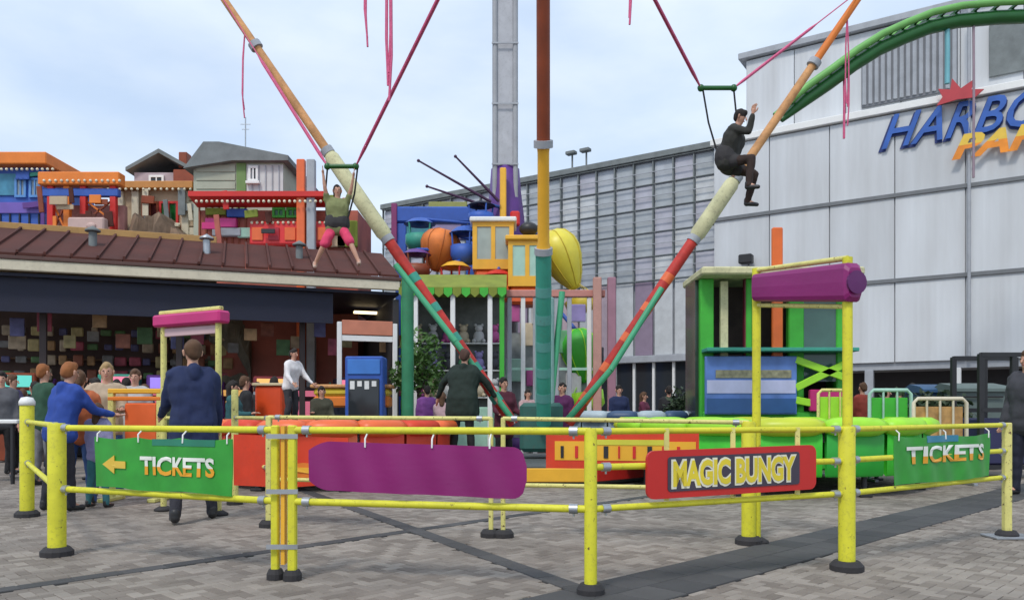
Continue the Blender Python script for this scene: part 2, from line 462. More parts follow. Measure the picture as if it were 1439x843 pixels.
vis = [c for c in cells if c[0] > 4.40 and abs(c[1]) < 0.66 * c[0]]
near = set(vis[:300])
for (y, x, rot) in vis[:300]:
    o = share('paving_block', blk, ground, (x, y, random.uniform(-.0015, .001)), R(45) + rot * R(90))
    o.rotation_euler.x = random.gauss(0, .004); o.rotation_euler.y = random.gauss(0, .004)
rest = MB()
for c in cells:
    if c in near: continue
    y, x, rot = c
    an = R(45) + rot * R(90); ca, sa = math.cos(an), math.sin(an)
    o = len(rest.v); block_mb(BW - .002, BW / 2 - .002, (0, 0, random.uniform(-.0015, .001)), (random.gauss(0, .0006), random.gauss(0, .0004)), rest)
    for i in range(o, len(rest.v)):
        v = rest.v[i]; rest.v[i] = Vector((x + v.x * ca - v.y * sa, y + v.x * sa + v.y * ca, v.z))
ro = rest.build('paving_blocks', PAVE, ground); ro['kind'] = 'stuff'
for bi, (a, b, wd, rows, lab) in enumerate(BANDS):
    dx, dy = b[0] - a[0], b[1] - a[1]; L_ = math.hypot(dx, dy); an = math.atan2(dy, dx)
    base = MB(); M = Matrix.Rotation(an, 3, 'Z')
    base.box((L_ / 2, 0, -.0035), (L_, wd, .009))
    bo = base.build('paving_band', SETT, None); bo.location = (a[0], a[1], 0); bo.rotation_euler.z = an
    tag(bo, lab, 'paving', kind='structure')
    sl_ = 0.30; rw = wd / rows
    sm = block_mb(sl_ / 2 - .004, rw / 2 - .003).mesh('sett', SETT)
    nn = int(L_ / sl_)
    for r_ in range(rows):
        for i in range(nn):
            px_ = (i + .5 + (0.5 if r_ % 2 else 0)) * sl_
            if px_ > L_: continue
            wx = a[0] + math.cos(an) * px_; wy = a[1] + math.sin(an) * px_
            if wy < 3.9 or abs(wx) > .72 * wy: continue
            share('sett', sm, bo, (px_, (r_ - (rows - 1) / 2) * rw, 0.006 + bi * .001 + random.uniform(-.001, .001)))

# ---------------------------------------------------------------- big white building
BA = Vector((X(1439, 25.0), 25.0, 0)); BROT = math.atan2(-1, 1.56)
bu = Vector((math.cos(BROT), math.sin(BROT)))
def blx(px):
    """local x on the facade seen at column px"""
    k = (px - 719.5) / FP
    # BA.x + s*bu.x = k*(BA.y + s*bu.y)
    return (k * BA.y - BA.x) / (bu.x - k * bu.y)
big = thing('white_hall', BA, 'large white clad hall with blue and orange lettering on the right', 'building', rz=BROT)
def lp(o): return o.build
xl, xr = blx(1003), 9.0
# core walls (joints lie on this face, the panels stand proud of it)
mb = MB(); mb.box2((xl, .10, 2.85), (xr, 12, 11.55)); mb.build('wall_core', GREYP, big, True)
zs = [(2.85, 5.70), (5.70, 8.63), (8.63, 11.45)]
pw = (xr - xl) / 9
pms = {}
for zi, (z0, z1) in enumerate(zs):
    m_ = MB(); m_.box2((0.015, 0, z0 + .02), (pw - .015, .098, z1 - .02), .012); me = m_.mesh('cladding_panel', CLAD)
    for i in range(9):
        share('cladding_panel', me, big, (xl + i * pw, random.uniform(-.008, .004), 0))
for z in (5.70, 8.63):
    mb = MB(); mb.box2((xl - .05, -.07, z - .09), (xr, .02, z + .05), .01); mb.build('joint_trim', mat('joint_grey', (.16, .17, .18), .6), big, True)
mb = MB(); mb.box2((xl - .1, -.16, 11.47), (xr, .6, 11.72), .02); mb.build('ledge', WHITE, big, True)
# upper storey, set back
x2 = blx(1043)
mb = MB(); mb.box2((x2, .62, 11.55), (xr, 11, 14.75)); mb.build('upper_core', GREYP, big, True)
uw = (xr - x2) / 10
m_ = MB(); m_.box2((.012, .5, 11.75), (uw - .012, .618, 14.72), .01); me = m_.mesh('upper_panel', CLAD)
lx0, lx1 = blx(1208), blx(1345)
for i in range(10):
    xa = x2 + i * uw
    share('upper_panel', me, big, (xa, 0, 0))
mb = MB(); mb.box2((x2 - .25, .3, 14.76), (xr, 11.2, 15.0), .02); mb.build('roof_edge', GREYP, big, True)
# louvre bank
lf = MB(); lf.box2((lx0, .38, 12.0), (lx1, .49, 14.2), .01); lo_ = lf.build('louvre_frame', mat('louvre_grey', (.16, .17, .19), .6), big, True)
nl = 15
lm = MB(); lm.box((0, 0, 0), ((lx1 - lx0) / nl - .07, .06, 2.05), None, .01); lme = lm.mesh('louvre', GREYP)
for i in range(nl):
    share('louvre', lme, lo_, (lx0 + (i + .5) * (lx1 - lx0) / nl, .35, 13.1), R(28))
# second bank further right
mb = MB(); mb.box2((lx1 + .9, .40, 12.2), (lx1 + 3.6, .49, 13.9), .01); mb.build('louvre_frame', SLATE, big, True)
# downpipe
dxp = blx(1362)
mb = MB(); mb.tube([(dxp, -.1, 2.9), (dxp, -.1, 14.6)], .055, 8); mb.build('downpipe', GREYP, big, True)
# dark speaker on a wall bracket, not a lamp
fx = blx(1030)
mb = MB(); mb.box((fx + .6, -.35, 6.9), (.5, .35, .35), None, .04); mb.beam((fx + .6, -.2, 6.9), (fx + .6, .1, 6.7), .06, .06); mb.build('speaker_box', BLACK, big, True)
# dark ground-floor shop front under the cladding
mb = MB(); mb.box2((xl, 1.8, 0), (xr, 2.0, 2.85)); mb.build('shop_back', DARK, big, True)
mb = MB(); mb.box2((xl, .1, 2.62), (xr, 1.8, 2.845)); mb.build('soffit', GREYP, big, True)
for i in range(8):
    xx = xl + .2 + i * (xr - xl - .4) / 7
    mb = MB(); mb.box2((xx - .14, .02, 0), (xx + .14, .3, 2.62), .015); mb.build('pillar', WHITE if i % 2 else GREYP, big, True)
# lattice wing to the left
wl = blx(535)
mb = MB(); mb.box2((wl, .35, 0), (xl - .02, 10, 11.5)); mb.build('wing_core', mat('wing_grey', (.30, .32, .35), .6, dirt=.2), big, True)
ncol, nrow = 20, 5
cw = (xl - wl) / ncol; z0, z1 = 6.55, 11.45; rh = (z1 - z0) / nrow
panes = [mat('pane_grey_blue', (.44, .47, .51), .35, dirt=.1), mat('pane_white', (.56, .58, .59), .4, dirt=.1), mat('pane_grey', (.40, .43, .45), .3), mat('pane_lilac', (.46, .46, .52), .4)]
pme = []
for pm in panes:
    m_ = MB(); m_.box((0, 0, 0), (cw - .08, .06, rh - .08), None, .01); pme.append(m_.mesh('wing_pane', pm))
for i in range(ncol):
    for j in range(nrow):
        share('wing_pane', random.choice(pme), big, (wl + (i + .5) * cw, .30, z0 + (j + .5) * rh))
for i in range(ncol + 1):
    mb = MB(); mb.box2((wl + i * cw - .025, .14, z0 - .1), (wl + i * cw + .025, .26, z1 + .05), 0); mb.build('mullion', SLATE, big, True)
for j in range(nrow * 2 + 1):
    zz = z0 + j * rh / 2
    mb = MB(); mb.box2((wl, .10, zz - .013), (xl - .05, .139, zz + .013)); mb.build('lattice_rail', SLATE if j % 2 == 0 else GREYP, big, True)
mb = MB(); mb.box2((wl - .1, .05, 11.5), (xl - .02, 1.2, 11.75), .02); mb.build('wing_coping', SLATE, big, True)
wcol = [mat('wing_pink', (.46, .36, .40), .6, dirt=.2), mat('wing_white', (.52, .54, .55), .6, dirt=.2), mat('wing_mauve', (.26, .20, .27), .6)]
m3 = [MB().box((0, 0, 0), (cw - .1, .1, 3.0), None, .01).mesh('wing_panel', c_) for c_ in wcol]
for i in range(ncol):
    share('wing_panel', m3[(0, 1, 2, 1, 1, 0, 1)[i % 7]], big, (wl + (i + .5) * cw, .28, 5.0))
mb = MB(); mb.box2((wl, .0, 3.2), (xl - .05, .34, 3.48), .02); mb.build('wing_fascia', GREYP, big, True)
mb = MB(); mb.box2((wl, .30, 0), (xl - .05, .345, 3.2)); mb.build('wing_shopfront', GLASSD, big, True)
for i in range(0, ncol + 1, 1):
    mb = MB(); mb.box2((wl + i * cw - .05, .2, 0), (wl + i * cw + .05, .298, 3.2)); mb.build('shop_mullion', WHITE, big, True)
# rooftop lamps on the wing
for px in (815, 795):
    lx = blx(px)
    mb = MB(); mb.tube([(lx, .6, 11.7), (lx, .6, 12.5)], .04, 6); mb.box((lx, .5, 12.55), (.45, .3, .14), None, .02)
    mb.build('roof_lamp', SLATE, big, True)
# lettering
def wall_fr(u, v, k):
    p = Vector((u, -.03 - k * 8, v)); c, s_ = math.cos(BROT), math.sin(BROT)
    return Vector((BA.x + p.x * c - p.y * s_, BA.y + p.x * s_ + p.y * c, p.z))
def wall_loc(u, v, k): return Vector((u, -.03 - k * 8, v)) + BA      # parent rotates it
SBLUE = mat('sign_blue', (.03, .11, .42), .35, var=.3, scale=1.5)
SNAVY = mat('sign_navy', (.012, .03, .16), .4)
SORG = mat('sign_orange', (.80, .26, .02), .4, var=.25, scale=2)
SYEL = mat('sign_yellow', (.78, .52, .06), .4)
u0 = blx(1236)
fit_text('HARBOUR', wall_loc, u0 - .04, u0 + 6.7, 10.15, 11.36, 'lettering_shadow', SNAVY, big, shear=.42, bold=.03, depth=.01, off=.001)
fit_text('HARBOUR', wall_loc, u0 + .08, u0 + 6.62, 10.22, 11.38, 'lettering', SBLUE, big, shear=.42, bold=.01, depth=.02, off=.014)
u2 = blx(1338)
fit_text('PARK', wall_loc, u2, u2 + 3.6, 9.45, 10.25, 'lettering', [SYEL, SORG], big, split=.55, shear=.35, bold=.04, depth=.02, off=.03)
sb = MB()
ua, ub = blx(1322), blx(1366)
sb.prism([(ua - .1, 11.30), (ua + .5, 11.38), (ub + .1, 11.34), (ub + .35, 11.55), (ub, 11.62), (ub + .1, 11.95), (ub - .3, 11.72), (ub - .55, 12.1), (ua + .3, 11.75), (ua - .05, 11.85), (ua + .08, 11.55)], .05, lambda u, v, k: Vector((u, -.36 - k, v)))
sb.build('red_emblem', mat('emblem_red', (.45, .04, .05), .4), big, True)

# ---------------------------------------------------------------- arcade building on the left
AA = Vector((X(-230, 15.75), 15.75, 0)); AB = Vector((X(562, 19.5), 19.5, 0))
adir = (AB - AA); AL = adir.length; arot = math.atan2(adir.y, adir.x)
arc = thing('arcade_building', AA, 'long low arcade with dark red roof and cream fascia', 'building', rz=arot)
mb = MB(); mb.box2((0, -.02, 4.15), (AL, .12, 4.38), .015); mb.build('fascia', CREAM, arc, True)
mb = MB(); mb.box2((0, -.05, 4.381), (AL + .05, .10, 4.46), .01); mb.build('gutter', mat('gutter_brown', (.09, .04, .03), .5), arc, True)
# pitched roof of separate sheets
nsh = 22; sw = AL / nsh
rm = MB(); rm.prism([(0, 4.47), (2.6, 5.52), (2.6, 5.58), (0, 4.53)], sw - .02, lambda u, v, k: Vector((k + .01, u - .0, v)))
rm.prism([(0, 4.50), (2.6, 5.55), (2.6, 5.64), (0, 4.59)], .05, lambda u, v, k: Vector((k, u, v)))
rme = rm.mesh('roof_sheet', BROOF)
for i in range(nsh): share('roof_sheet', rme, arc, (i * sw, .04, random.uniform(-.012, .012)))
mb = MB(); mb.box2((0, 2.68, 4.4), (AL * .62, 2.84, 5.74), .01); mb.build('parapet', mat('tan_board', (.42, .24, .08), .6, dirt=.3), arc, True)
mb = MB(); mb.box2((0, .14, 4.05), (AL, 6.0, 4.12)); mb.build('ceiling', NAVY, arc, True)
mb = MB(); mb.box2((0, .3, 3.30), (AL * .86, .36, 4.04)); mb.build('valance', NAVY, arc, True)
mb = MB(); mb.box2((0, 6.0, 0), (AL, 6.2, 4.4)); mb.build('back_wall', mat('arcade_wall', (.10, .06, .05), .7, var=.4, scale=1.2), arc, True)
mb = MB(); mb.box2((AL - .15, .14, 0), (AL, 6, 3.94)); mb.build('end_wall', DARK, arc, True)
mb = MB(); mb.box2((0, 2.0, 4.13), (AL, 6.1, 4.38)); mb.build('roof_deck', GREYP, arc, True)
for i in range(4):
    xx = .6 + i * (AL * .8 - .6) / 3
    mb = MB(); mb.box2((xx - .07, .9, 0), (xx + .07, 1.04, 4.04), .01); mb.build('column', mat('column_brown', (.045, .03, .028), .6), arc, True)
# lit strips under the ceiling (lamps of the arcade)
LAMP = mat('arcade_lamp', (1.0, .78, .45), .5, emit=2.0)
for i in range(7):
    mb = MB(); mb.box((1.2 + i * 1.65, 2.6, 3.9), (.9, .12, .07), None, .01); mb.build('strip_lamp', LAMP, arc, True)
# prize shelves at the back wall
sh = MB()
for k in range(3): sh.box2((1, 5.6, 1.2 + k * .7), (AL - 1, 5.98, 1.24 + k * .7))
sh.build('prize_shelf', mat('shelf_brown', (.20, .11, .06), .6), arc, True)
def arcade_pt(u, v, z=0):
    c, s_ = math.cos(arot), math.sin(arot)
    return Vector((AA.x + u * c - v * s_, AA.y + u * s_ + v * c, z))
# arcade cabinets: every one a thing
def cabinet(u, v, rz, body, glow, lab):
    t = thing('arcade_cabinet', arcade_pt(u, v), lab, 'arcade machine', 'machines in the arcade', arot + rz)
    side = [(-.4, 0), (.4, 0), (.4, 1.85), (-.05, 1.95), (-.38, 1.7), (-.3, 1.55), (-.12, 1.45), (-.05, 1.0), (-.42, .88), (-.42, .7), (-.34, .65)]
    b = MB(); b.prism(side, .04, lambda a, z, k: Vector((-.36 + k, a, z))); b.build('side_panel', body, t, True)
    b = MB(); b.prism(side, .04, lambda a, z, k: Vector((.32 + k, a, z))); b.build('side_panel', body, t, True)
    b = MB(); b.box2((-.319, -.3, .02), (.319, .38, .66)); b.box2((-.319, .02, .66), (.319, .38, 1.84)); b.build('cabinet_body', BLACK, t, True)
    b = MB(); b.prism([(-.105, 1.43), (-.05, 1.03), (-.03, 1.03), (-.085, 1.43)], .56, lambda a, z, k: Vector((-.28 + k, a, z))); b.build('screen', glow, t, True)
    b = MB(); b.prism([(-.36, 1.7), (-.29, 1.56), (-.25, 1.58), (-.32, 1.72)], .6, lambda a, z, k: Vector((-.3 + k, a, z))); b.build('marquee', glow, t, True)
    b = MB(); b.prism([(-.42, .88), (-.07, .995), (-.07, .95), (-.42, .83)], .62, lambda a, z, k: Vector((-.31 + k, a, z)))
    b.tube([(-.1, -.3, .92), (-.1, -.3, 1.02)], .012, 6); b.sphere((-.1, -.3, 1.03), .025, 8, 6); b.build('control_panel', GREYP, t, True)
    return t
glow = [mat('screen_teal', (.10, .5, .42), .3, emit=.55), mat('screen_amber', (.8, .42, .12), .3, emit=.6), mat('screen_violet', (.3, .2, .7), .3, emit=.5), mat('screen_rose', (.8, .2, .3), .3, emit=.5)]
bodies = [PURP, RUST, NAVY, TEAL, mat('cab_wine', (.16, .02, .05), .5)]
words = ['far left end of the arcade', 'beside the leftmost column', 'behind the blue jacket person', 'behind the fair haired woman', 'behind the navy coat', 'seen through the pink topped arch', 'just right of the pink topped arch', 'behind the child in white', 'left of the blue drinks cooler', 'deep inside near the end wall']
cn = ['purple', 'brown', 'navy', 'teal', 'wine red']
for i in range(10):
    cabinet(3.0 + i * .92, 2.7 + .5 * (i % 2), random.uniform(-.2, .2), bodies[i % 5], glow[i % 4], f'{cn[i % 5]} arcade machine {words[i]}')

# shop front at the right end of the arcade
SF = arcade_pt(AL - 1.55, -.15)
sf = thing('snack_stall', SF, 'white framed snack stall front with orange header at the arcade end', 'stall', rz=arot)
for xx in (0, 1.35):
    b = MB(); b.box2((xx, 0, 0), (xx + .11, .1, 3.3), .01); b.build('post', WHITE, sf, True)
b = MB(); b.box2((.115, .01, 3.0), (1.345, .09, 3.35), .01); b.build('header', mat('salmon_board', (.55, .20, .12), .5), sf, True)
b = MB(); b.box2((.115, .02, 2.85), (1.345, .08, 2.98)); b.build('top_rail', WHITE, sf, True)
b = MB(); b.box2((.115, -.15, .9), (1.345, .12, 1.0), .01); b.build('counter_top', WHITE, sf, True)
b = MB(); b.box2((.115, .0, 0), (1.345, .08, .9)); b.build('counter_front', TEAL, sf, True)
co_ = thing('drinks_cooler', P(515, 583, 17.6) - Vector((0, 0, EYE)), 'blue drinks cooler with white marks beside the snack stall', 'cooler')
c0 = co_.location
b = MB(); b.box2(c0 + Vector((-.42, -.3, 0)), c0 + Vector((.42, .3, 2.35)), .03); b.build('cabinet', BLUE, co_)
b = MB(); b.box2(c0 + Vector((-.36, -.33, 1.95)), c0 + Vector((.36, -.302, 2.28)), .01); b.build('sign_panel', mat('cooler_blue', (.05, .2, .6), .4), co_)
b = MB(); b.box2(c0 + Vector((-.34, -.33, .25)), c0 + Vector((.34, -.302, 1.85)), .01); b.build('glass_door', GLASSD, co_)
for k in range(4):
    b = MB(); b.box2(c0 + Vector((-.3 + k * .16, -.345, 1.62 + .06 * (k % 2))), c0 + Vector((-.2 + k * .16, -.331, 1.80))); b.build('price_card', WHITE, co_)

# ---------------------------------------------------------------- colourful fairground facades behind the arcade
def gable(mbd, x0, x1, y0, y1, z0, z1, over=.2):
    xm = (x0 + x1) / 2
    mbd.prism([(x0 - over, z0), (xm, z1), (x1 + over, z0), (x1 + over, z0 + .12), (xm, z1 + .14), (x0 - over, z0 + .12)], y1 - y0 + .4, lambda u, v, k: Vector((u, y0 - .2 + k, v)))
def window(parent, x, y, z, wd, h, frame, pane, sill=True):
    f = MB(); t_ = .07
    f.box2((x - wd / 2, y - .07, z), (x + wd / 2, y, z + t_)); f.box2((x - wd / 2, y - .07, z + h - t_), (x + wd / 2, y, z + h))
    f.box2((x - wd / 2, y - .069, z + t_), (x - wd / 2 + t_, y, z + h - t_)); f.box2((x + wd / 2 - t_, y - .069, z + t_), (x + wd / 2, y, z + h - t_))
    f.box2((x - .02, y - .06, z + t_), (x + .02, y, z + h - t_))
    fo = f.build('window', frame, parent)
    b = MB(); b.box2((x - wd / 2 + .03, y - .03, z + .03), (x + wd / 2 - .03, y + .01, z + h - .03)); b.build('pane', pane, fo)
    if sill:
        b = MB(); b.box2((x - wd / 2 - .06, y - .14, z - .08), (x + wd / 2 + .06, y - .001, z - .002)); b.build('sill', frame, fo)
# a) blue hut with orange flat roof
d = 25.0
r = thing('blue_hut', (X(20, d), d, 0), 'blue hut with orange flat roof at the far left above the arcade', 'building')
b = MB(); b.box2((X(-70, d), d, 0), (X(62, d), d + 3, Z(236, d))); b.build('wall', BLUE, r)
b = MB(); b.box2((X(-75, d), d - .4, Z(236, d) + .001), (X(75, d), d + 3.2, Z(219, d)), .03); b.build('roof', ORANGE, r)
b = MB(); b.box2((X(-70, d), d - .06, Z(300, d)), (X(70, d), d - .001, Z(285, d))); b.build('violet_band', mat('violet_board', (.16, .10, .42), .5), r)
b = MB(); b.box2((X(-70, d), d - .05, Z(275, d)), (X(25, d), d - .001, Z(245, d))); b.build('teal_panel', mat('teal_board', (.05, .22, .34), .5, var=.3), r)
for px in (30, 50): window(r, X(px, d), d, Z(278, d), .36, .62, mat('sky_board', (.10, .28, .62), .5), GLASSB, False)
# b) orange gantry
d = 24.0
r = thing('orange_gantry', (X(115, d), d, 0), 'orange beamed gantry on red posts beside the blue hut', 'ride entrance')
b = MB(); b.box2((X(58, d), d - .2, Z(262, d)), (X(172, d), d + .2, Z(244, d)), .03); b.build('beam', ORANGE, r)
b = MB(); b.box2((X(62, d), d - .1, Z(277, d)), (X(168, d), d + .1, Z(266, d)), .02); b.build('blue_board', BLUE, r)
for px in (72, 95, 118, 160):
    b = MB(); b.box2((X(px, d) - .09, d - .08, 0), (X(px, d) + .09, d + .08, Z(262, d) - .002), .01); b.build('post', RED if px != 95 else ORANGE, r)
b = MB(); b.box2((X(62, d), d + .3, 0), (X(168, d), d + .5, Z(285, d))); b.build('back_board', mat('dusky_pink', (.42, .20, .17), .6, var=.25), r)
b = MB(); b.box2((X(110, d), d - .6, Z(342, d)), (X(160, d), d - .3, Z(312, d)), .04); b.sphere((X(143, d), d - .62, Z(324, d)), (.15, .05, .1), 10, 6); b.box2((X(130, d) - .05, d - .5, 0), (X(130, d) + .05, d - .4, Z(342, d))); b.build('ticket_hatch', mat('pale_pink', (.52, .36, .32), .6), r)
# c) beige house with grey pitched roof
d = 25.5
r = thing('beige_house', (X(215, d), d, 0), 'beige rendered house with peaked grey roof and dark window above the arcade', 'building')
b = MB(); b.box2((X(158, d), d, 0), (X(272, d), d + 4, Z(268, d))); b.build('wall', BEIGE, r)
b = MB(); b.box2((X(172, d), d + .8, Z(268, d)), (X(262, d), d + 3.6, Z(232, d))); b.build('upper_wall', mat('mauve_board', (.42, .34, .36), .7, var=.2), r)
b = MB(); gable(b, X(172, d), X(250, d), d + .8, d + 3.6, Z(232, d), Z(206, d)); b.build('roof', SLATE, r)
b = MB(); b.box2((X(150, d), d - .3, Z(268, d) + .001), (X(276, d), d + .79, Z(258, d)), .02); b.build('cornice', mat('ochre_board', (.52, .22, .05), .6), r)
for px in (170, 192, 262):
    b = MB(); b.box2((X(px, d) - .12, d - .12, 0), (X(px, d) + .12, d - .001, Z(270, d)), .02); b.build('pilaster', CREAM, r)
window(r, X(212, d), d, Z(316, d), .55, .75, RUST, mat('maroon_glass', (.08, .015, .015), .2))
window(r, X(238, d), d, Z(316, d), .62, .75, RED, mat('green_glass', (.01, .10, .02), .2))
window(r, X(205, d), d + .8, Z(258, d), .5, .5, WHITE, GLASSD)
b = MB(); b.box2((X(232, d), d + .6, Z(262, d)), (X(262, d), d + .79, Z(230, d)), .02); b.build('brown_sign', RUST, r)
# d) sage hut
d = 24.5
r = thing('sage_hut', (X(330, d), d, 0), 'pale sage hut with grey sloping roof and a small window', 'building')
b = MB(); b.box2((X(272, d), d, 0), (X(398, d), d + 3.5, Z(228, d))); b.build('wall', SAGE, r)
b = MB(); b.prism([(X(262, d), Z(240, d)), (X(290, d), Z(203, d)), (X(312, d), Z(203, d)), (X(408, d), Z(222, d)), (X(408, d), Z(229, d)), (X(330, d), Z(229, d)), (X(272, d), Z(238, d))], 4.0, lambda u, v, k: Vector((u, d - .25 + k, v))); b.build('roof', SLATE, r)
b = MB(); b.box2((X(333, d), d - .05, 0), (X(346, d), d - .001, Z(230, d))); b.build('green_post', mat('moss_board', (.15, .25, .08), .7), r)
b = MB(); b.box2((X(347, d), d - .03, Z(285, d)), (X(398, d), d - .001, Z(232, d))); b.build('white_panel', mat('pale_grey_board', (.58, .58, .57), .6, var=.08), r)
window(r, X(357, d), d - .03, Z(256, d), .3, .48, WHITE, GLASSD)
for k in range(5):
    b = MB(); b.box2((X(276, d), d - .03, Z(290 - k * 12, d)), (X(331, d), d - .001, Z(280 - k * 12, d)), .006); b.build('plank', SAGE, r)
# e) red ride front
d = 23.0
r = thing('red_ride_front', (X(380, d), d, 0), 'bright red ride front with green windows behind the left jumper', 'fairground ride')
b = MB(); b.box2((X(275, d), d + .3, 0), (X(500, d), d + 2.5, Z(292, d))); b.build('body', mat('dusty_red', (.33, .08, .05), .6, var=.35, scale=1.4), r)
b = MB(); b.prism([(0, Z(288, d)), (-.7, Z(281, d)), (-.7, Z(274, d)), (0, Z(272, d))], X(460, d) - X(272, d), lambda u, v, k: Vector((X(272, d) + k, d + .3 + u, v))); b.build('awning', RED, r)
b = MB(); b.box2((X(352, d), d - .1, Z(345, d)), (X(465, d), d + .28, Z(312, d)), .05); b.build('red_panel', mat('scarlet', (.72, .03, .03), .4), r)
for px in (388, 408):
    window(r, X(px, d), d + .3, Z(303, d), .38, .3, GREENP, mat('bottle_green', (.01, .14, .05), .2), False)
for px in (426, 440):
    b = MB(); b.box2((X(px, d) - .12, d - .3, 0), (X(px, d) + .12, d - .101, Z(228, d)), .02); b.build('pillar', CORAL if px == 426 else GREYP, r)
b = MB(); b.box2((X(286, d), d + .1, Z(318, d)), (X(330, d), d + .29, Z(305, d)), .02); b.build('pink_board', mat('hot_pink', (.62, .05, .25), .5), r)
b = MB(); b.box2((X(296, d), d + .1, Z(330, d)), (X(336, d), d + .29, Z(319, d)), .02); b.build('grey_board', GREYP, r)

# ================================================================ BALLOON TOWER RIDE and stalls in the middle distance
d = 25.0; cx = X(710, d)
tw = thing('balloon_tower_ride', (cx, d, 0), 'tall grey ride column with purple foot and balloon gondolas', 'fairground ride')
def T(x, y, z): return Vector((cx + x, d + y, z))
b = MB(); b.lathe([(.0, 0), (3.0, 0), (3.0, .35), (2.9, .4), (0, .4)], (cx, d, 0), 32); b.build('platform', PURP, tw)
colm = MB()
for sx in (-1, 1):
    for sy in (-1, 1):
        colm.tube([T(sx * .32, sy * .32, .4), T(sx * .32, sy * .32, 19)], .085, 8)
colm.build('column_tube', mat('column_grey', (.34, .35, .37), .5, dirt=.25), tw)
b = MB(); b.box2(T(-.30, -.30, .4), T(.30, .30, 19)); b.build('column_core', mat('column_core_grey', (.44, .45, .48), .6, dirt=.3), tw)
for k in range(6):
    b = MB(); z = 8.9 + k * 1.9
    b.box2(T(-.42, -.43, z), T(.42, -.405, z + .05)); b.build('cross_brace', GREYP, tw)
b = MB(); b.lathe([(.66, 6.6), (.6, 7.4), (.50, 8.2), (.45, 8.9), (.40, 8.91)], (cx, d, 0), 8); b.build('purple_sleeve', PURP, tw)
b = MB(); b.box2(T(-.16, -.8, 6.9), T(.04, -.64, 8.7), .03); b.build('yellow_fin', AMBER, tw)
b = MB(); b.box2(T(.16, -.85, 6.9), T(.46, -.62, 7.35), .05); b.build('red_lamp_box', RED, tw)
b = MB(); b.lathe([(.0, 6.0), (.95, 6.0), (.98, 6.3), (.9, 6.6), (0, 6.62)], (cx, d, 0), 20); b.build('collar', BLUE, tw)
# rods
for (pa, pb) in (((690, 284), (588, 226)), ((701, 283), (640, 220)), ((684, 290), (600, 262))):
    b = MB(); b.tube([P(pa[0], pa[1], d - .9), P(pb[0], pb[1], d - 1.6)], [.05, .028], 8); b.sphere(P(pb[0], pb[1], d - 1.6), .05, 8, 6)
    b.build('rod', mat('plum_rod', (.06, .02, .06), .5), tw)
def gondola(px, py, rx, rz_, dd, m_, tilt, basket):
    c = P(px, py, dd); M = Matrix.Rotation(R(tilt), 3, 'Y')
    b = MB(); prof = [(0.0, -1.0), (.22, -.99), (.30, -.9), (.62, -.55), (.92, -.05), (1.0, .25), (.95, .55), (.72, .83), (.38, .97), (.0, 1.0)]
    b.lathe([(a * rx, z * rz_) for a, z in prof], c, 24, M); bo = b.build('balloon', m_, tw)
    for k in range(8):
        t = k * math.pi / 4 + .2
        g_ = MB(); g_.tube([c + M @ Vector((math.cos(t) * a * (rx + .005), math.sin(t) * a * (rx + .005), z * rz_)) for a, z in prof[2:]], .018, 5); g_.build('seam', basket, bo)
    bb = MB(); q = c + M @ Vector((0, 0, -rz_ - .75)); bb.lathe([(.0, 0), (.40, 0), (.5, .1), (.5, .5), (.45, .5), (.42, .1)], q, 16, M)
    for k in range(4):
        t = k * math.pi / 2 + .7
        bb.tube([q + M @ Vector((.47 * math.cos(t), .47 * math.sin(t), .5)), c + M @ Vector((.3 * rx * math.cos(t), .3 * rx * math.sin(t), -.9 * rz_))], .015, 5)
    bb.build('basket', basket, tw)
    a = MB(); a.tube([T(0, -.3, 6.3), c + M @ Vector((0, .0, rz_ * .9))], .06, 8); a.build('arm', BLUE, tw)
gondola(618, 352, .60, .64, 23.6, mat('balloon_orange', (.62, .17, .03), .5, var=.35, scale=1.6, dirt=.3), 12, mat('seam_orange', (.45, .12, .02), .5))
gondola(791, 366, .66, .95, 23.6, mat('yellow_balloon', (.72, .62, .06), .4, var=.1), -24, mat('seam_yellow', (.55, .42, .03), .5))
gondola(816, 500, .56, .78, 22.4, GREENP, -8, LIME)
def cabin(px0, px1, py0, py1, dd, lab, pane):
    x0, x1, zt, zb = X(px0, dd), X(px1, dd), Z(py0, dd), Z(py1, dd); dp = 1.0
    r = MB(); th = .13
    for yy in (dd, dd + dp):
        r.box2((x0, yy, zb), (x1, yy + .1, zb + th * 2.2)); r.box2((x0, yy, zt - th), (x1, yy + .1, zt))
        r.box2((x0, yy + .001, zb + th * 2.2), (x0 + th, yy + .099, zt - th)); r.box2((x1 - th, yy + .001, zb + th * 2.2), (x1, yy + .099, zt - th))
        r.box2(((x0 + x1) / 2 - .06, yy + .002, zb + th * 2.2), ((x0 + x1) / 2 + .06, yy + .098, zt - th))
    for xx in (x0, x1 - .1):
        r.box2((xx, dd + .101, zb), (xx + .1, dd + dp - .001, zb + .3)); r.box2((xx, dd + .101, zt - th), (xx + .1, dd + dp - .001, zt))
    co = r.build('cabin', AMBER, tw); co['label'] = lab
    p = MB(); p.box2((x0 + .1, dd + .03, zb + .2), (x1 - .1, dd + .07, zt - .1)); p.build('pane', pane, co)
    p = MB(); p.box2((x0 - .08, dd - .1, zt + .001), (x1 + .08, dd + dp + .2, zt + .14), .03); p.build('cabin_roof', WHITE if px0 < 700 else AMBER, co)
    p = MB(); p.box2((x0 + .05, dd + .05, zb - .5), (x1 - .05, dd + dp - .05, zb - .001), .08); p.build('red_skirt', CORAL, co)
    p = MB(); p.beam((((x0 + x1) / 2), dd + dp, zt - .3), T(0, -.5, 6.2), .15, .15); p.build('arm', BLUE, co)
cabin(664, 722, 312, 378, 22.6, 'left yellow framed cabin with white roof', mat('grey_pane', (.35, .40, .36), .2))
cabin(714, 768, 338, 402, 22.0, 'right yellow framed cabin with pale green window', mat('mint_pane', (.38, .58, .48), .2))
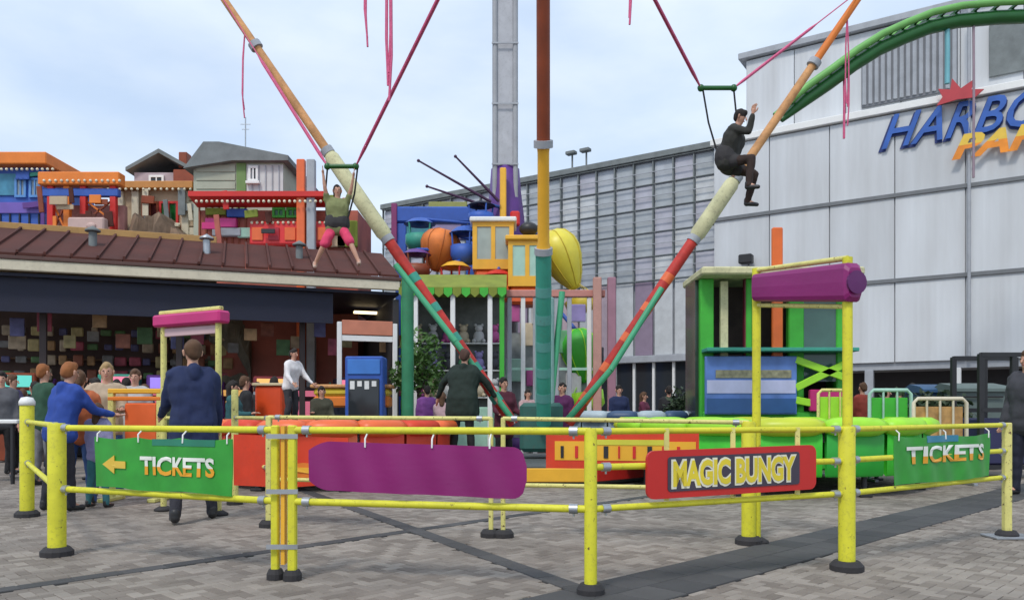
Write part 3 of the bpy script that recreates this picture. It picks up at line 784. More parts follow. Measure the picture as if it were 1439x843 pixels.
b = MB(); b.sphere(P(743, 322, 22.6), (.28, .25, .2), 12, 8); b.build('dark_lamp', BLACK, tw)

# blue roofed stall
d = 27.0
r = thing('blue_roofed_stall', (X(620, d), d, 0), 'stall with a deep blue flat roof on a blue post behind the orange balloon', 'stall')
b = MB(); b.box2((X(552, d), d, Z(312, d)), (X(694, d), d + 3, Z(290, d)), .05); b.build('roof', BLUE, r)
b = MB(); b.box2((X(556, d), d + .1, Z(345, d)), (X(606, d), d + .3, Z(314, d)), .02); b.build('teal_board', mat('teal_sign', (.05, .25, .30), .5, var=.3), r)
b = MB(); b.box2((X(607, d), d + .1, Z(335, d)), (X(648, d), d + .25, Z(314, d)), .02); b.build('lilac_board', mat('lilac_sign', (.32, .26, .42), .5), r)
b = MB(); b.box2((X(550, d), d - .05, Z(340, d)), (X(558, d), d + .2, Z(286, d)), .02); b.build('plum_end', mat('plum_board', (.22, .03, .13), .5), r)
for px in (563, 662, 688):
    b = MB(); b.box2((X(px, d) - .18, d + .05, 0), (X(px, d) + .18, d + .4, Z(313, d)), .02); b.build('post', BLUE, r)
b = MB(); b.box2((X(600, d), d + .5, Z(286, d)), (X(655, d), d + .9, Z(278, d)), .02); b.build('ridge_sign', mat('olive_sign', (.30, .30, .08), .6), r)
# green canopied stall
d = 20.5
r = thing('green_canopy_stall', (X(640, d), d, 0), 'long stall under an olive green canopy below the balloons', 'stall')
b = MB(); b.prism([(0, Z(418, d)), (-1.0, Z(416, d)), (-1.0, Z(412, d)), (0, Z(386, d)), (.8, Z(392, d)), (.8, Z(400, d))], X(712, d) - X(568, d), lambda u, v, k: Vector((X(568, d) + k, d + u, v))); b.build('canopy', OLIVE, r)
nv = 12
for k in range(nv):
    xa = X(568, d) + (X(712, d) - X(568, d)) * k / nv; wv = (X(712, d) - X(568, d)) / nv
    b = MB(); b.prism([(xa + .005, Z(413, d)), (xa + wv - .005, Z(413, d)), (xa + wv - .005, Z(421, d)), (xa + wv / 2, Z(426, d)), (xa + .005, Z(421, d))], .02, lambda u, v, k_: Vector((u, d - 1.03 + k_, v)))
    b.build('valance_flap', GREENP if k % 2 else OLIVE, r)
for px in (574, 590, 640, 690, 706):
    b = MB(); b.box2((X(px, d) - .06, d - .95, 0), (X(px, d) + .06, d - .83, Z(414, d)), .01); b.build('post', GREENP if px in (574, 706) else WHITE, r)
b = MB(); b.box2((X(572, d), d - .8, .0), (X(708, d), d - .6, 1.25), .02); b.build('counter', MINT, r)
b = MB(); b.box2((X(572, d), d + .6, 0), (X(708, d), d + .75, Z(395, d))); b.build('back_wall', mat('stall_back', (.16, .17, .16), .7, var=.5, scale=2.2), r)
prz = [mat('prize_%d' % i, c, .7, var=.2) for i, c in enumerate([(.5, .1, .3), (.15, .4, .2), (.6, .5, .35), (.3, .25, .5), (.55, .55, .55), (.05, .05, .06)])]
pm_ = [MB().sphere((0, 0, 0), (.15, .13, .17), 10, 7).sphere((0, -.02, .22), (.11, .10, .10), 10, 6).sphere((-.09, 0, .31), .04, 6, 4).sphere((.09, 0, .31), .04, 6, 4).sphere((-.13, -.08, -.12), (.06, .1, .06), 6, 4).sphere((.13, -.08, -.12), (.06, .1, .06), 6, 4) for _ in prz]
pm_ = [m_.mesh('plush_prize', prz[i]) for i, m_ in enumerate(pm_)]
for row in range(3):
    b = MB(); zz = 1.5 + row * .72
    b.box2((X(576, d), d + .3, zz), (X(704, d), d + .59, zz + .03)); b.build('shelf', WHITE, r)
PLACE = ['leftmost', 'second from left', 'third from left', 'third from right', 'second from right', 'rightmost']
pcol = ['pink', 'green', 'cream', 'violet', 'pale grey', 'black']
for row in range(3):
    for k in range(6):
        o = bpy.data.objects.new('plush_prize', pm_[(k * 2 + row) % 6]); COL.objects.link(o)
        o.location = (X(584 + k * 22, d), d + .42, 1.5 + row * .72 + .20)
        tag(o, f'{pcol[(k * 2 + row) % 6]} plush prize, {PLACE[k]} on the {("lowest", "middle", "top")[row]} shelf under the olive canopy', 'plush toy', 'plush prizes on the stall shelves')
# white framed booth to its right
d = 21.0
r = thing('white_frame_booth', (X(775, d), d, 0), 'open booth of thin white and mint posts right of the green canopy', 'booth')
for px in (716, 735, 752, 782, 800, 828, 842):
    b = MB(); b.box2((X(px, d) - .06, d - .06, 0), (X(px, d) + .06, d + .06, Z(418, d)), .01); b.build('post', [WHITE, MINT, GREYP][px % 3], r)
b = MB(); b.box2((X(708, d), d - .1, Z(418, d) + .001), (X(850, d), d + .1, Z(408, d)), .02); b.build('top_beam', mat('booth_coral', (.52, .22, .18), .5, var=.2), r)
for z in (1.1, 2.25):
    b = MB(); b.box2((X(712, d), d - .03, z), (X(848, d), d + .03, z + .07)); b.build('rail', MINT, r)
b = MB(); b.box2((X(712, d), d + 1.4, 0), (X(848, d), d + 1.5, 3.4)); b.build('back_board', mat('booth_back', (.30, .33, .33), .7, var=.5, scale=2.5), r)
for px, c_ in ((838, mat('salmon_post', (.50, .27, .22), .6, dirt=.3)), (858, mat('mauve_post', (.34, .17, .22), .6))):
    b = MB(); b.box2((X(px, d) - .11, d - .3, 0), (X(px, d) + .11, d - .12, Z(392, d)), .02); b.build('flag_post', c_, r)

# ================================================================ GREEN KIOSK on the right
d = 15.2
k0 = Vector((X(1085, d), d, 0))
r = thing('green_kiosk', k0, 'green framed ticket kiosk with dark opening behind the purple arch sign', 'kiosk')
zt = Z(392, d)
b = MB(); b.box2((X(978, d), d - .5, zt + .001), (X(1200, d), d + 1.2, Z(381, d)), .03); b.build('roof', PALE, r)
for px, wd in ((993, .26), (1052, .12), (1118, .30), (1180, .16)):
    b = MB(); b.box2((X(px, d) - wd / 2, d - .05, 0), (X(px, d) + wd / 2, d + .12, zt), .02); b.build('frame_post', GREENP, r)
b = MB(); b.box2((X(1012, d), d - .04, 1.9), (X(1018, d) + .06, d + .05, zt - .05)); b.build('pale_post', PALE, r)
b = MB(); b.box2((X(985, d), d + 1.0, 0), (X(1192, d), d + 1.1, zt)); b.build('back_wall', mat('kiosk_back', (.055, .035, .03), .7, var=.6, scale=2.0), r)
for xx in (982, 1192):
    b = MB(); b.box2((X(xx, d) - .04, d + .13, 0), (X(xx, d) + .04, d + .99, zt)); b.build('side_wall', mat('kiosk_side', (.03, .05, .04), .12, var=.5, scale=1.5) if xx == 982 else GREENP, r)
b = MB(); b.box2((X(1046, d), d - .02, 2.0), (X(1062, d), d + .1, zt)); b.build('maroon_panel', mat('maroon_board', (.16, .015, .03), .5), r)
b = MB(); b.box2((X(1082, d), d - .16, 1.2), (X(1093, d) + .05, d - .06, Z(322, d)), .02); b.build('orange_post', mat('orange_red_paint', (.72, .14, .02), .4), r)
b = MB(); b.box2((X(1122, d), d - .02, 1.7), (X(1174, d), d + .02, zt - .3)); b.build('pane', mat('greenish_glass', (.06, .13, .11), .08), r)
b = MB(); b.box2((X(985, d), d - .2, 0), (X(1190, d), d - .06, 1.12), .03); b.build('counter', GREENP, r)
b = MB(); b.box2((X(985, d), d - .5, 2.25), (X(1192, d), d + .3, 2.32), .01); b.build('counter_shelf', TEAL, r)
# blue board on its front
bo_ = MB(); bo_.box2((X(986, d), d - .30, Z(582, d)), (X(1112, d), d - .22, Z(502, d)), .01); bb_ = bo_.build('blue_board', mat('board_blue', (.10, .20, .52), .4, var=.25), r)
b = MB(); b.box2((X(988, d), d - .315, Z(553, d)), (X(1110, d), d - .301, Z(535, d))); b.build('pale_stripe', mat('board_lilac', (.50, .52, .74), .4, var=.15), bb_)
b = MB(); b.box2((X(1000, d), d - .318, Z(532, d)), (X(1104, d), d - .301, Z(521, d))); b.build('khaki_stripe', mat('board_khaki', (.26, .25, .16), .5, var=.5, scale=9), bb_)
b = MB(); b.box2((X(988, d), d - .316, Z(580, d)), (X(1110, d), d - .301, Z(560, d))); b.build('navy_stripe', mat('board_navy', (.03, .10, .28), .4), bb_)
b = MB(); b.box2((X(1130, d), d - .32, Z(578, d)), (X(1176, d), d - .2, Z(548, d)), .02); b.build('magenta_box', MAGENTA, r)
for k, (pa, pb) in enumerate((((1118, 505), (1186, 530)), ((1118, 545), (1186, 512)), ((1118, 562), (1186, 575)))):
    b = MB(); b.beam(P(pa[0], pa[1], d - .28), P(pb[0], pb[1], d - .28), .05, .14, .01); b.build('lime_slat', LIME, r)

# ================================================================ GREEN BOOM (swing ride) upper right
d = 19.5
gb = thing('green_boom_ride', (X(1560, d), d, 0), 'curved green steel boom crossing the upper right of the hall', 'fairground ride')
pts = [(1098, 160), (1130, 133), (1165, 108), (1200, 82), (1235, 60), (1270, 44), (1305, 30), (1345, 21), (1400, 16), (1450, 14), (1510, 16), (1560, 22)]
B3 = [P(a, c, d) for a, c in pts]
b = MB(); b.tube([p + Vector((0, 0, -.16)) for p in B3], [.07, .15] + [.17] * (len(B3) - 2), 10); b.build('lower_tube', DGREEN, gb)
b = MB(); b.tube([p + Vector((0, -.2, .12)) for p in B3], .09, 8); b.build('rail', mat('light_green_rail', (.16, .42, .10), .4), gb)
b = MB(); b.tube([p + Vector((0, .45, .12)) for p in B3], .09, 8); b.build('rail', mat('light_green_rail', (.16, .42, .10), .4), gb)
for i in range(len(B3) - 1):
    for t in (0, .5):
        p = B3[i].lerp(B3[i + 1], t)
        q = MB(); q.beam(p + Vector((0, -.2, .1)), p + Vector((0, .45, .1)), .06, .06); q.beam(p + Vector((0, .1, .1)), p + Vector((0, 0, -.1)), .08, .06); q.build('tie', DGREEN, gb)
b = MB(); b.tube([Vector((B3[-1].x, d, 0)), B3[-1] + Vector((0, 0, -.1))], .3, 14); b.build('column', DGREEN, gb)
for px, y0, y1, c_ in ((1331, 24, 118, mat('teal_streamer', (.16, .42, .48), .6)), (1368, 20, 250, mat('mauve_rope', (.30, .22, .26), .7)), (1186, 92, 195, PINKC), (1192, 90, 150, PINKC)):
    s2 = MB(); s2.tube([P(px, y0, d), P(px + .5, (y0 + y1) / 2, d), P(px, y1, d)], .03 if px != 1331 else .06, 6); s2.build('streamer', c_, gb)

# ================================================================ BUNGEE RIDE
CD = 13.0
ride = thing('bungee_ride', (X(760, CD), CD, 0), 'bungee trampoline ride with leaning painted masts on a low deck', 'bungee ride')
cxr = ride.location.x
b = MB(); b.lathe([(0, .02), (1.7, .02), (1.75, .06), (1.75, .3), (1.68, .34), (0, .34)], ride.location, 8, None, R(22.5), smooth=False); b.build('deck', mat('deck_grey', (.09, .10, .10), .6, 0.2, dirt=.3), ride)
for k in range(8):
    t = k * math.pi / 4
    b = MB(); M = Matrix.Rotation(t, 3, 'Z'); b.box(Vector(ride.location) + M @ Vector((1.66, 0, .18)), (.03, 1.2, .2), M, .01); b.build('deck_panel', RED if k % 2 else AMBER, ride)
b = MB(); b.box(Vector(ride.location) + Vector((0, 0, .85)), (.7, .7, .8), None, .06); b.build('winch_housing', mat('winch_green', (.03, .12, .10), .5, dirt=.5), ride)
def mast(pb, pt, cols, w0=.092, ts=(0, .30, .48, .82, 1.0), sleeve=1.4):
    rt = MB()
    def at(t): return pb.lerp(pt, t)
    rt.tube([at(0), at(ts[1])], [w0, w0], 12); mo = rt.build('mast', cols[0], ride)
    s_ = MB(); s_.tube([at(ts[1]), at(ts[1] + .015), at(ts[2] - .015), at(ts[2])], [w0, w0 * sleeve, w0 * sleeve * .95, w0 * .8], 12); s_.build('sleeve', cols[1], mo)
    s_ = MB(); s_.tube([at(ts[2]), at(ts[3])], [w0 * .8, w0 * .72], 12); s_.build('upper_tube', cols[2], mo)
    s_ = MB(); s_.tube([at(ts[3]), at(ts[4])], [w0 * .70, w0 * .6], 12); s_.build('tip_tube', cols[3], mo)
    for t in (ts[1], ts[2], ts[3]):
        s_ = MB(); s_.tube([at(t - .006), at(t + .006)], w0 * 1.15, 12); s_.build('flange', GREYP, mo)
    for k in range(5):
        t = .05 + k * (ts[1] - .08) / 5
        s_ = MB(); s_.tube([at(t), at(t + .018)], w0 * 1.04, 12); s_.build('band', cols[4], mo)
    s_ = MB(); s_.sphere(pt, .16, 12, 8); s_.build('pulley_head', GREYP, mo)
    return mo
LT, RT, FT = P(300, -22, 13.0), P(1220, -22, 13.0), P(763, -300, 9.03)
LB, RB, FB = P(722, 596, 13.0), P(798, 596, 13.0), P(764, 596, 12.5)
ml = mast(LB, LT, [mat('mast_red', (.50, .03, .02), .45, var=.3, dirt=.5, scale=5), PALE, TAN, TAN, TEAL], ts=(0, .42, .62, .86, 1.0)); ml['label'] = 'left leaning mast, red below and tan above'
mr_ = mast(RB, RT, [mat('mast_red', (.50, .03, .02), .45, var=.3, dirt=.5, scale=5), PALE, TAN, ORANGE, CORAL], ts=(0, .42, .56, .82, 1.0)); mr_['label'] = 'right leaning mast, red below and orange at the top'
mf = mast(FB, FT, [TEAL, AMBER, RUST, RUST, mat('band_teal', (.10, .34, .30), .5, dirt=.4)], w0=.115, ts=(0, .34, .52, .9, 1.0), sleeve=.74); mf['label'] = 'front mast leaning to the viewer, teal, yellow then brown'
# green struts beside the lower masts
for pa, pb_ in (((640, 480), (556, 372)), ((858, 520), (930, 405)), ((772, 588), (790, 410))):
    b = MB(); b.tube([P(pa[0], pa[1], 12.75), P(pb_[0], pb_[1], 12.9)], .05, 8); b.build('strut', mat('strut_green', (.06, .36, .18), .45, var=.15), ride)
for pa in ((640, 480), (858, 520)):
    b = MB(); b.tube([P(pa[0], pa[1], 12.75), P(764 + (pa[0] - 764) * .35, 590, 12.85)], .05, 8); b.build('strut', mat('strut_green', (.06, .36, .18), .45), ride)
b = MB(); b.box2(P(752, 590, 12.7), P(778, 590, 12.9) + Vector((0, 0, 2.0)), .03); b.build('control_post', mat('post_teal_grey', (.20, .36, .34), .5, dirt=.3), ride)
# cables between mast heads and hanging pink cords
for a, c in ((LT, FT), (RT, FT)):
    b = MB(); b.tube([a, a.lerp(c, .5) + Vector((0, 0, -.05)), c], .015, 6); b.build('top_cable', STEEL, ride)
def hang(top, zlen, n=3, spread=.06, r_=.014):
    b = MB()
    for k in range(n):
        o = Vector((random.uniform(-spread, spread), random.uniform(-spread, spread), 0)); l_ = zlen * random.uniform(.72, 1.0)
        b.tube([top, top + o * .8 + Vector((0, 0, -l_ * .35)), top + o + Vector((0, 0, -l_ * .8)), top + o * .2 + Vector((0, 0, -l_))], r_, 5)
    b.build('spare_cord', PINKC, ride)
p_ = LT.lerp(FT, .62); hang(p_, p_.z - Z(150, p_.y), 5, .07, .018)
p_ = LT.lerp(FT, .56); hang(p_, p_.z - Z(70, p_.y), 2, .05)
p_ = RT.lerp(FT, .80); hang(p_, p_.z - Z(38, p_.y), 3, .05)
p_ = LB.lerp(LT, .895); hang(p_, p_.z - Z(190, 13), 2, .04, .012)
p_ = RB.lerp(RT, .93); hang(p_, p_.z - Z(185, 13), 2, .04, .012)
# bungee cords and spreader bars of the two jumpers
JL, JR = P(480, 234, 12.2), P(1008, 124, 11.9)
def cords(J, half, t1, t2, lab):
    a, c = J + Vector((-half, 0, 0)), J + Vector((half, 0, 0))
    lt, rt = (t1, t2)
    b = MB(); b.tube([a - Vector((.03, 0, 0)), c + Vector((.03, 0, 0))], .035, 10); b.sphere(a, .055, 8, 6); b.sphere(c, .055, 8, 6)
    so_ = b.build('spreader_bar', DGREEN, ride); so_['label'] = lab
    for p, q in ((a, lt), (c, rt)):
        b = MB(); n = 4
        for k in range(n):
            o = Vector((math.cos(k * 1.57), math.sin(k * 1.57), 0)) * .018
            b.tube([p, p.lerp(q, .06) + o, p.lerp(q, .55) + o, p.lerp(q, .6), q], [.012, .013, .013, .010, .009], 5)
        b.build('bungee_cord', PINKC if k % 2 else CORD, ride)
cords(JL, .22, LT, FT, 'spreader bar over the left jumper')
cords(JR, .25, FT, RT, 'green spreader bar over the right jumper')

# ---------------------------------------------------------------- trampolines
def trampoline(x, y, rad, h, skirt, pads, lab, zrot=0.0):
    t = thing('trampoline', (x, y, 0), lab, 'trampoline', 'round trampolines of the bungee ride', zrot)
    n = 16
    sk = [MB() for _ in range(1)]
    s_ = MB(); s_.lathe([(rad - .02, .27), (rad, .30), (rad + .01, h - .2), (rad - .03, h - .16), (rad - .06, h - .2), (rad - .05, .3), (rad - .02, .27)], (0, 0, 0), 5, None, .012, 2 * math.pi / n - .012)
    sm = s_.mesh('skirt_panel', skirt[0]); sm2 = sm.copy(); sm2.materials.clear(); sm2.materials.append(skirt[1])
    p = MB()
    K = 5
    K = 7; M_ = 10; ring = []
    for i in range(K + 1):
        an = .004 + (2 * math.pi / n - .008) * i / K; f_ = (.62, .93, 1, 1, 1, 1, .93, .62)[i]
        ring.append([((rad - .03 + .17 * f_ * math.cos(q)) * math.cos(an), (rad - .03 + .17 * f_ * math.cos(q)) * math.sin(an), h - .10 + .125 * f_ * math.sin(q)) for q in [j * 2 * math.pi / M_ for j in range(M_)]])
    p.add([v for r_ in ring for v in r_], [(i * M_ + j, i * M_ + (j + 1) % M_, (i + 1) * M_ + (j + 1) % M_, (i + 1) * M_ + j) for i in range(K) for j in range(M_)] + [list(range(M_)), [K * M_ + j for j in range(M_)]], True)
    pmesh = [p.mesh('rim_pad', m_) for m_ in pads]
    for k in range(n):
        share('skirt_panel', sm if k % 4 else sm2, t, (0, 0, 0), k * 2 * math.pi / n)
        share('rim_pad', pmesh[k % len(pmesh)], t, (0, 0, 0), k * 2 * math.pi / n)
    b = MB(); b.lathe([(0, h - .16), (rad * .5, h - .15), (rad - .16, h - .11)], (0, 0, 0), 32); b.build('bed', mat('trampoline_bed', (.025, .025, .028), .85, bump=.3, bscale=60), t, True)
    for k in range(8):
        a = k * math.pi / 4 + .3; b = MB()
        b.tube([((rad - .15) * math.cos(a), (rad - .15) * math.sin(a), 0), ((rad - .15) * math.cos(a), (rad - .15) * math.sin(a), h - .25)], .035, 8)
        b.box(((rad - .15) * math.cos(a), (rad - .15) * math.sin(a), .02), (.16, .16, .04), None, .01); b.build('leg', BLACK, t, True)
    b = MB(); b.tube([((rad - .15) * math.cos(k * math.pi / 16), (rad - .15) * math.sin(k * math.pi / 16), h - .26) for k in range(33)], .04, 8, False); b.build('ring_frame', STEEL, t, True)
    return t
trampoline(X(472, 12.3), 12.3, 1.78, .97, (REDV, CORAL), (CORAL, CORAL, REDV, CORAL), 'red round trampoline with coral rim pads at the left of the ride')
trampoline(X(1078, 12.0), 12.0, 2.2, 1.0, (GREENV, mat('deep_green_vinyl', (.02, .34, .03), .42)), (LIME, LIME, LIME, mat('yellow_green_pad', (.52, .60, .03), .4)), 'bright green round trampoline at the right of the ride')
trampoline(X(880, 17.0), 17.0, 1.5, 1.12, (mat('blue_grey_vinyl', (.16, .22, .26), .5), GREYP), (mat('pale_blue_pad', (.40, .48, .52), .5), mat('navy_pad', (.04, .08, .16), .5)), 'grey blue trampoline behind the front mast')

# yellow and red padded counter, rear left; red block
d = 17.6
r = thing('yellow_counter', (X(492, d), d, 0), 'yellow padded ride counter with orange lower edge left of the green pole', 'counter')
b = MB(); b.box2((X(440, d), d, Z(572, d) + .25), (X(546, d), d + .6, Z(545, d)), .06); b.build('yellow_pad', mat('yellow_pad', (.70, .52, .04), .45, var=.15), r)
b = MB(); b.box2((X(440, d), d + .01, Z(572, d)), (X(546, d), d + .59, Z(572, d) + .249), .04); b.build('orange_pad', ORANGE, r)
for px in (446, 492, 540):
    b = MB(); b.box2((X(px, d) - .05, d + .2, 0), (X(px, d) + .05, d + .3, Z(572, d)), .01); b.build('leg', BLACK, r)
b = MB(); b.box2((X(436, d), d - .05, Z(545, d) + .001), (X(550, d), d + .65, Z(540, d)), .02); b.build('top_board', TAN, r)
d = 15.0
r = thing('red_ticket_desk', (X(378, d), d, 0), 'small orange red desk behind the left trampoline', 'desk')
b = MB(); b.box2((X(358, d), d, .1), (X(396, d), d + .5, Z(542, d)), .03); b.build('body', mat('signal_red', (.70, .07, .01), .4, var=.1), r)
b = MB(); b.box2((X(355, d), d - .04, Z(542, d) + .001), (X(399, d), d + .54, Z(538, d)), .01); b.build('top', mat('desk_cream', (.6, .5, .3), .5), r)
b = MB(); b.box2((X(360, d), d + .02, 0), (X(394, d), d + .48, .1)); b.build('plinth', BLACK, r)
# green pole
d = 16.8
b = MB(); b.tube([(X(573, d), d, 0), (X(573, d), d, Z(380, d))], .13, 12); b.tube([(X(573, d), d, 0), (X(573, d), d, .12)], .22, 12); b.sphere((X(573, d), d, Z(380, d)), .15, 12, 8)
tag(b.build('green_pole', mat('pole_green', (.03, .22, .10), .45, var=.2, dirt=.3)), 'dark green pole standing right of the yellow counter', 'pole')

# ================================================================ FENCES
P38, P80, P400, P830, P1190, P1415 = [(X(a, d_), d_) for a, d_ in ((38, 8.1), (80, 5.86), (399, 5.0), (830, 4.58), (1190, 5.3), (1415, 6.7))]
def post(parent, x, y, wd, h, m_, rnd=False, foot=.2, fh=.065, cap=None):
    b = MB(); wd = wd * .88; foot = foot * .82
    if rnd: b.tube([(x, y, fh * .5), (x, y, h - .02), (x, y, h)], [wd / 2, wd / 2, wd / 2 * .85], 16)
    else: b.box2((x - wd / 2, y - wd / 2, fh * .5), (x + wd / 2, y + wd / 2, h), .008)
    po = b.build('post', m_, parent)
    b = MB(); b.lathe([(0, 0), (foot * .56, 0), (foot * .56, fh * .55), (foot * .42, fh), (0, fh)], (x, y, .001), 14, smooth=False); b.build('foot', RUB, po)
    if cap:
        b = MB(); b.lathe([(0, h + .06), (wd * .4, h + .05), (wd * .56, h + .01), (wd * .56, h - .03), (0, h - .03)], (x, y, 0), 16); b.build('cap', cap, po)
    return po
def rail(parent, a, c, za, zc, r_, m_, name='rail'):
    b = MB(); b.tube([(a[0], a[1], za), (c[0], c[1], zc)], r_, 10); return b.build(name, m_, parent)
def fence(lab, a, c, posts, rails, m_=YEL, rr=.023):
    t = thing('fence_panel', (a[0], a[1], 0), lab, 'fence', 'yellow fence panels round the ride')
    for kw in posts: post(t, **kw)
    for za, zc in rails:
        rail(t, a, c, za, zc, rr, m_)
        Lf, uf = dirn(a, c)
        for s_, z_ in ((.10, za), (Lf - .10, zc)):
            p_ = Vector((a[0], a[1], z_)) + uf * s_
            b = MB(); b.tube([p_ - uf * .025, p_ + uf * .025], rr + .007, 10); b.tube([p_ + Vector((0, 0, -.02)), p_ + Vector((0, 0, -rr - .022))], .007, 6); b.build('rail_clamp', STEEL, t)
    return t
def dirn(a, c):
    v = Vector((c[0] - a[0], c[1] - a[1], 0)); return v.length, v.normalized()
RL = [(.955, .955), (.50, .50)]
f1 = fence('short yellow fence panel receding at the far left, white capped post', P38, P80, [dict(x=P38[0], y=P38[1], wd=.155, h=1.18, m_=YEL, rnd=True, foot=.26, cap=WHITE)], [(.98, .97), (.56, .50)])
p388, p412 = (X(387, 5.02), 5.02), (X(411, 4.99), 4.99)
f2 = fence('yellow fence panel carrying the left green ticket banner', P80, p388, [dict(x=P80[0], y=P80[1], wd=.145, h=.99, m_=YEL, rnd=True, foot=.25), dict(x=p388[0], y=p388[1], wd=.055, h=.985, m_=YEL, foot=.12)], RL)
f3 = fence('yellow fence panel carrying the long purple banner', p412, P830, [dict(x=p412[0], y=p412[1], wd=.06, h=.985, m_=YEL, foot=.13), dict(x=P830[0], y=P830[1], wd=.085, h=.97, m_=YEL, rnd=True, foot=.18)], RL)
f4 = fence('yellow fence panel carrying the red framed sign', P830, P1190, [dict(x=P1190[0], y=P1190[1], wd=.125, h=.97, m_=YEL, rnd=True, foot=.24)], [(.955, .955), (.50, .52), (.745, .74)], rr=.02)
f5 = fence('yellow fence panel carrying the right green ticket banner', P1190, P1415, [dict(x=P1415[0], y=P1415[1], wd=.07, h=.985, m_=YEL2)], [(.955, .965), (.52, .52), (.745, .745)], rr=.02)
b = MB(); b.box2((P1415[0] - .16, P1415[1] - .12, .002), (P1415[0] + .2, P1415[1] + .12, .022), .004); b.build('base_plate', STEEL, f5)
mid = ((p388[0] + p412[0]) / 2, (p388[1] + p412[1]) / 2)
b = MB(); b.box2((mid[0] - .012, mid[1] - .03, .1), (mid[0] + .012, mid[1] + .03, .98)); b.build('joining_strip', AMBER, f3)
for z in (.2, .55, .9):
    b = MB(); b.box2((mid[0] - .10, mid[1] - .045, z), (mid[0] + .10, mid[1] - .036, z + .03)); b.build('clamp', STEEL, f3)
# inner fence of the queue lane
I0, I378, I697, I1050 = (X(330, 9.2), 9.2), (X(378, 7.35), 7.35), (X(698, 6.75), 6.75), (X(1052, 6.38), 6.38)
q0 = fence('inner queue rail beside the left trampoline', I0, I378, [dict(x=I0[0], y=I0[1], wd=.09, h=1.35, m_=YEL2, rnd=True)], [(1.02, 1.02), (.55, .55)], YEL2, .02)
i690, i707 = (X(690, 6.76), 6.76), (X(707, 6.74), 6.74)
q1 = fence('inner yellow fence panel behind the purple banner', I378, i690, [dict(x=I378[0], y=I378[1], wd=.06, h=1.04, m_=YEL2), dict(x=i690[0], y=i690[1], wd=.045, h=1.03, m_=YEL2)], [(1.03, 1.02), (.45, .45)], YEL2, .019)
q2 = fence('inner yellow fence panel behind the red framed sign', i707, I1050, [dict(x=i707[0], y=i707[1], wd=.045, h=1.03, m_=YEL2), dict(x=I1050[0], y=I1050[1], wd=.13, h=1.0, m_=YEL, rnd=True, foot=.24)], [(1.02, .99), (.45, .45)], YEL2, .019)
# queue rails to the right, behind: green and tan low frames
def frame_rail(px0, px1, py0, py1, d_, m_, pane, lab, nbar=3):
    x0, x1, zt_ = X(px0, d_), X(px1, d_), Z(py0, d_)
    t = thing('crowd_barrier', ((x0 + x1) / 2, d_, 0), lab, 'barrier', 'low barriers on the right')
    b = MB(); b.tube([(x0, d_, 0), (x0, d_, zt_ - .06), (x0 + .06, d_, zt_), (x1 - .06, d_, zt_), (x1, d_, zt_ - .06), (x1, d_, 0)], .03, 8); b.build('frame', m_, t)
    for k in range(1, nbar):
        xx = x0 + (x1 - x0) * k / nbar
        b = MB(); b.tube([(xx, d_, .2), (xx, d_, zt_)], .018, 6); b.build('bar', m_, t)
    b = MB(); b.box2((x0 + .04, d_ + .02, .25), (x1 - .04, d_ + .05, zt_ - .12), .005); b.build('panel', pane, t)
    for xx in (x0, x1):
        b = MB(); b.box2((xx - .03, d_ - .25, 0), (xx + .03, d_ + .25, .04), .005); b.build('foot', STEEL, t)
frame_rail(1222, 1280, 548, 600, 12.5, MINT, GREENP, 'low barrier with a green panel right of the arch', 3)
frame_rail(1284, 1358, 560, 600, 11.8, CREAM, mat('tan_panel', (.42, .24, .08), .5, var=.5, scale=6), 'low barrier with a tan patterned panel right of the green one', 4)
frame_rail(1150, 1196, 548, 600, 13.9, YEL2, LIME, 'low barrier with a lime panel behind the right arch post', 3)
# orange barrier on the left behind the fence
d = 9.6
t = thing('orange_barrier', (X(188, d), d, 0), 'orange plastic barrier with yellow rails left of the pink topped arch', 'barrier')
for y0, y1, c_ in ((546, 553, AMBER), (557, 563, ORANGE)):
    b = MB(); b.box2((X(153, d), d - .04, Z(y1, d)), (X(228, d), d + .04, Z(y0, d)), .01); b.build('rail', c_, t)
b = MB(); b.box2((X(176, d), d - .03, .15), (X(222, d), d + .03, Z(566, d)), .02); b.build('panel', CORAL, t)
for px in (157, 225):
    b = MB(); b.box2((X(px, d) - .035, d - .035, 0), (X(px, d) + .035, d + .035, Z(548, d)), .008); b.box2((X(px, d) - .05, d - .25, 0), (X(px, d) + .05, d + .25, .05), .01); b.build('post', YEL2, t)

# ---------------------------------------------------------------- arches with signs
# right arch between the inner post and P1190
A1, A2 = (X(1063, 6.42), 6.42), (X(1191, 5.42), 5.42)
t = thing('entrance_arch', (A1[0], A1[1], 0), 'tall yellow entrance arch with purple padded header on the right', 'arch')
for (x, y), r_ in ((A1, .035), (A2, .034)):
    b = MB(); b.tube([(x, y, 0), (x, y, 2.25 if r_ == .035 else 2.14)], r_, 12); po = b.build('post', YEL, t)
    b = MB(); b.lathe([(0, 0), (.1, 0), (.1, .02), (.05, .05), (0, .05)], (x, y, .002), 12); b.build('foot', RUB, po)
rail(t, A1, A2, 2.235, 2.135, .02, YEL2, 'top_rail'); rail(t, A1, A2, 1.95, 1.80, .018, YEL2, 'bottom_rail')
Ld, u_ = dirn(A1, A2); nrm = Vector((u_.y, -u_.x, 0))
b = MB(); a3 = Vector((A1[0], A1[1], 0))
prof = []
for k in range(9):
    s_ = .04 + (Ld + .045 - .04) * k / 8
    prof.append(s_)
vs = []; fs = []; n = 14
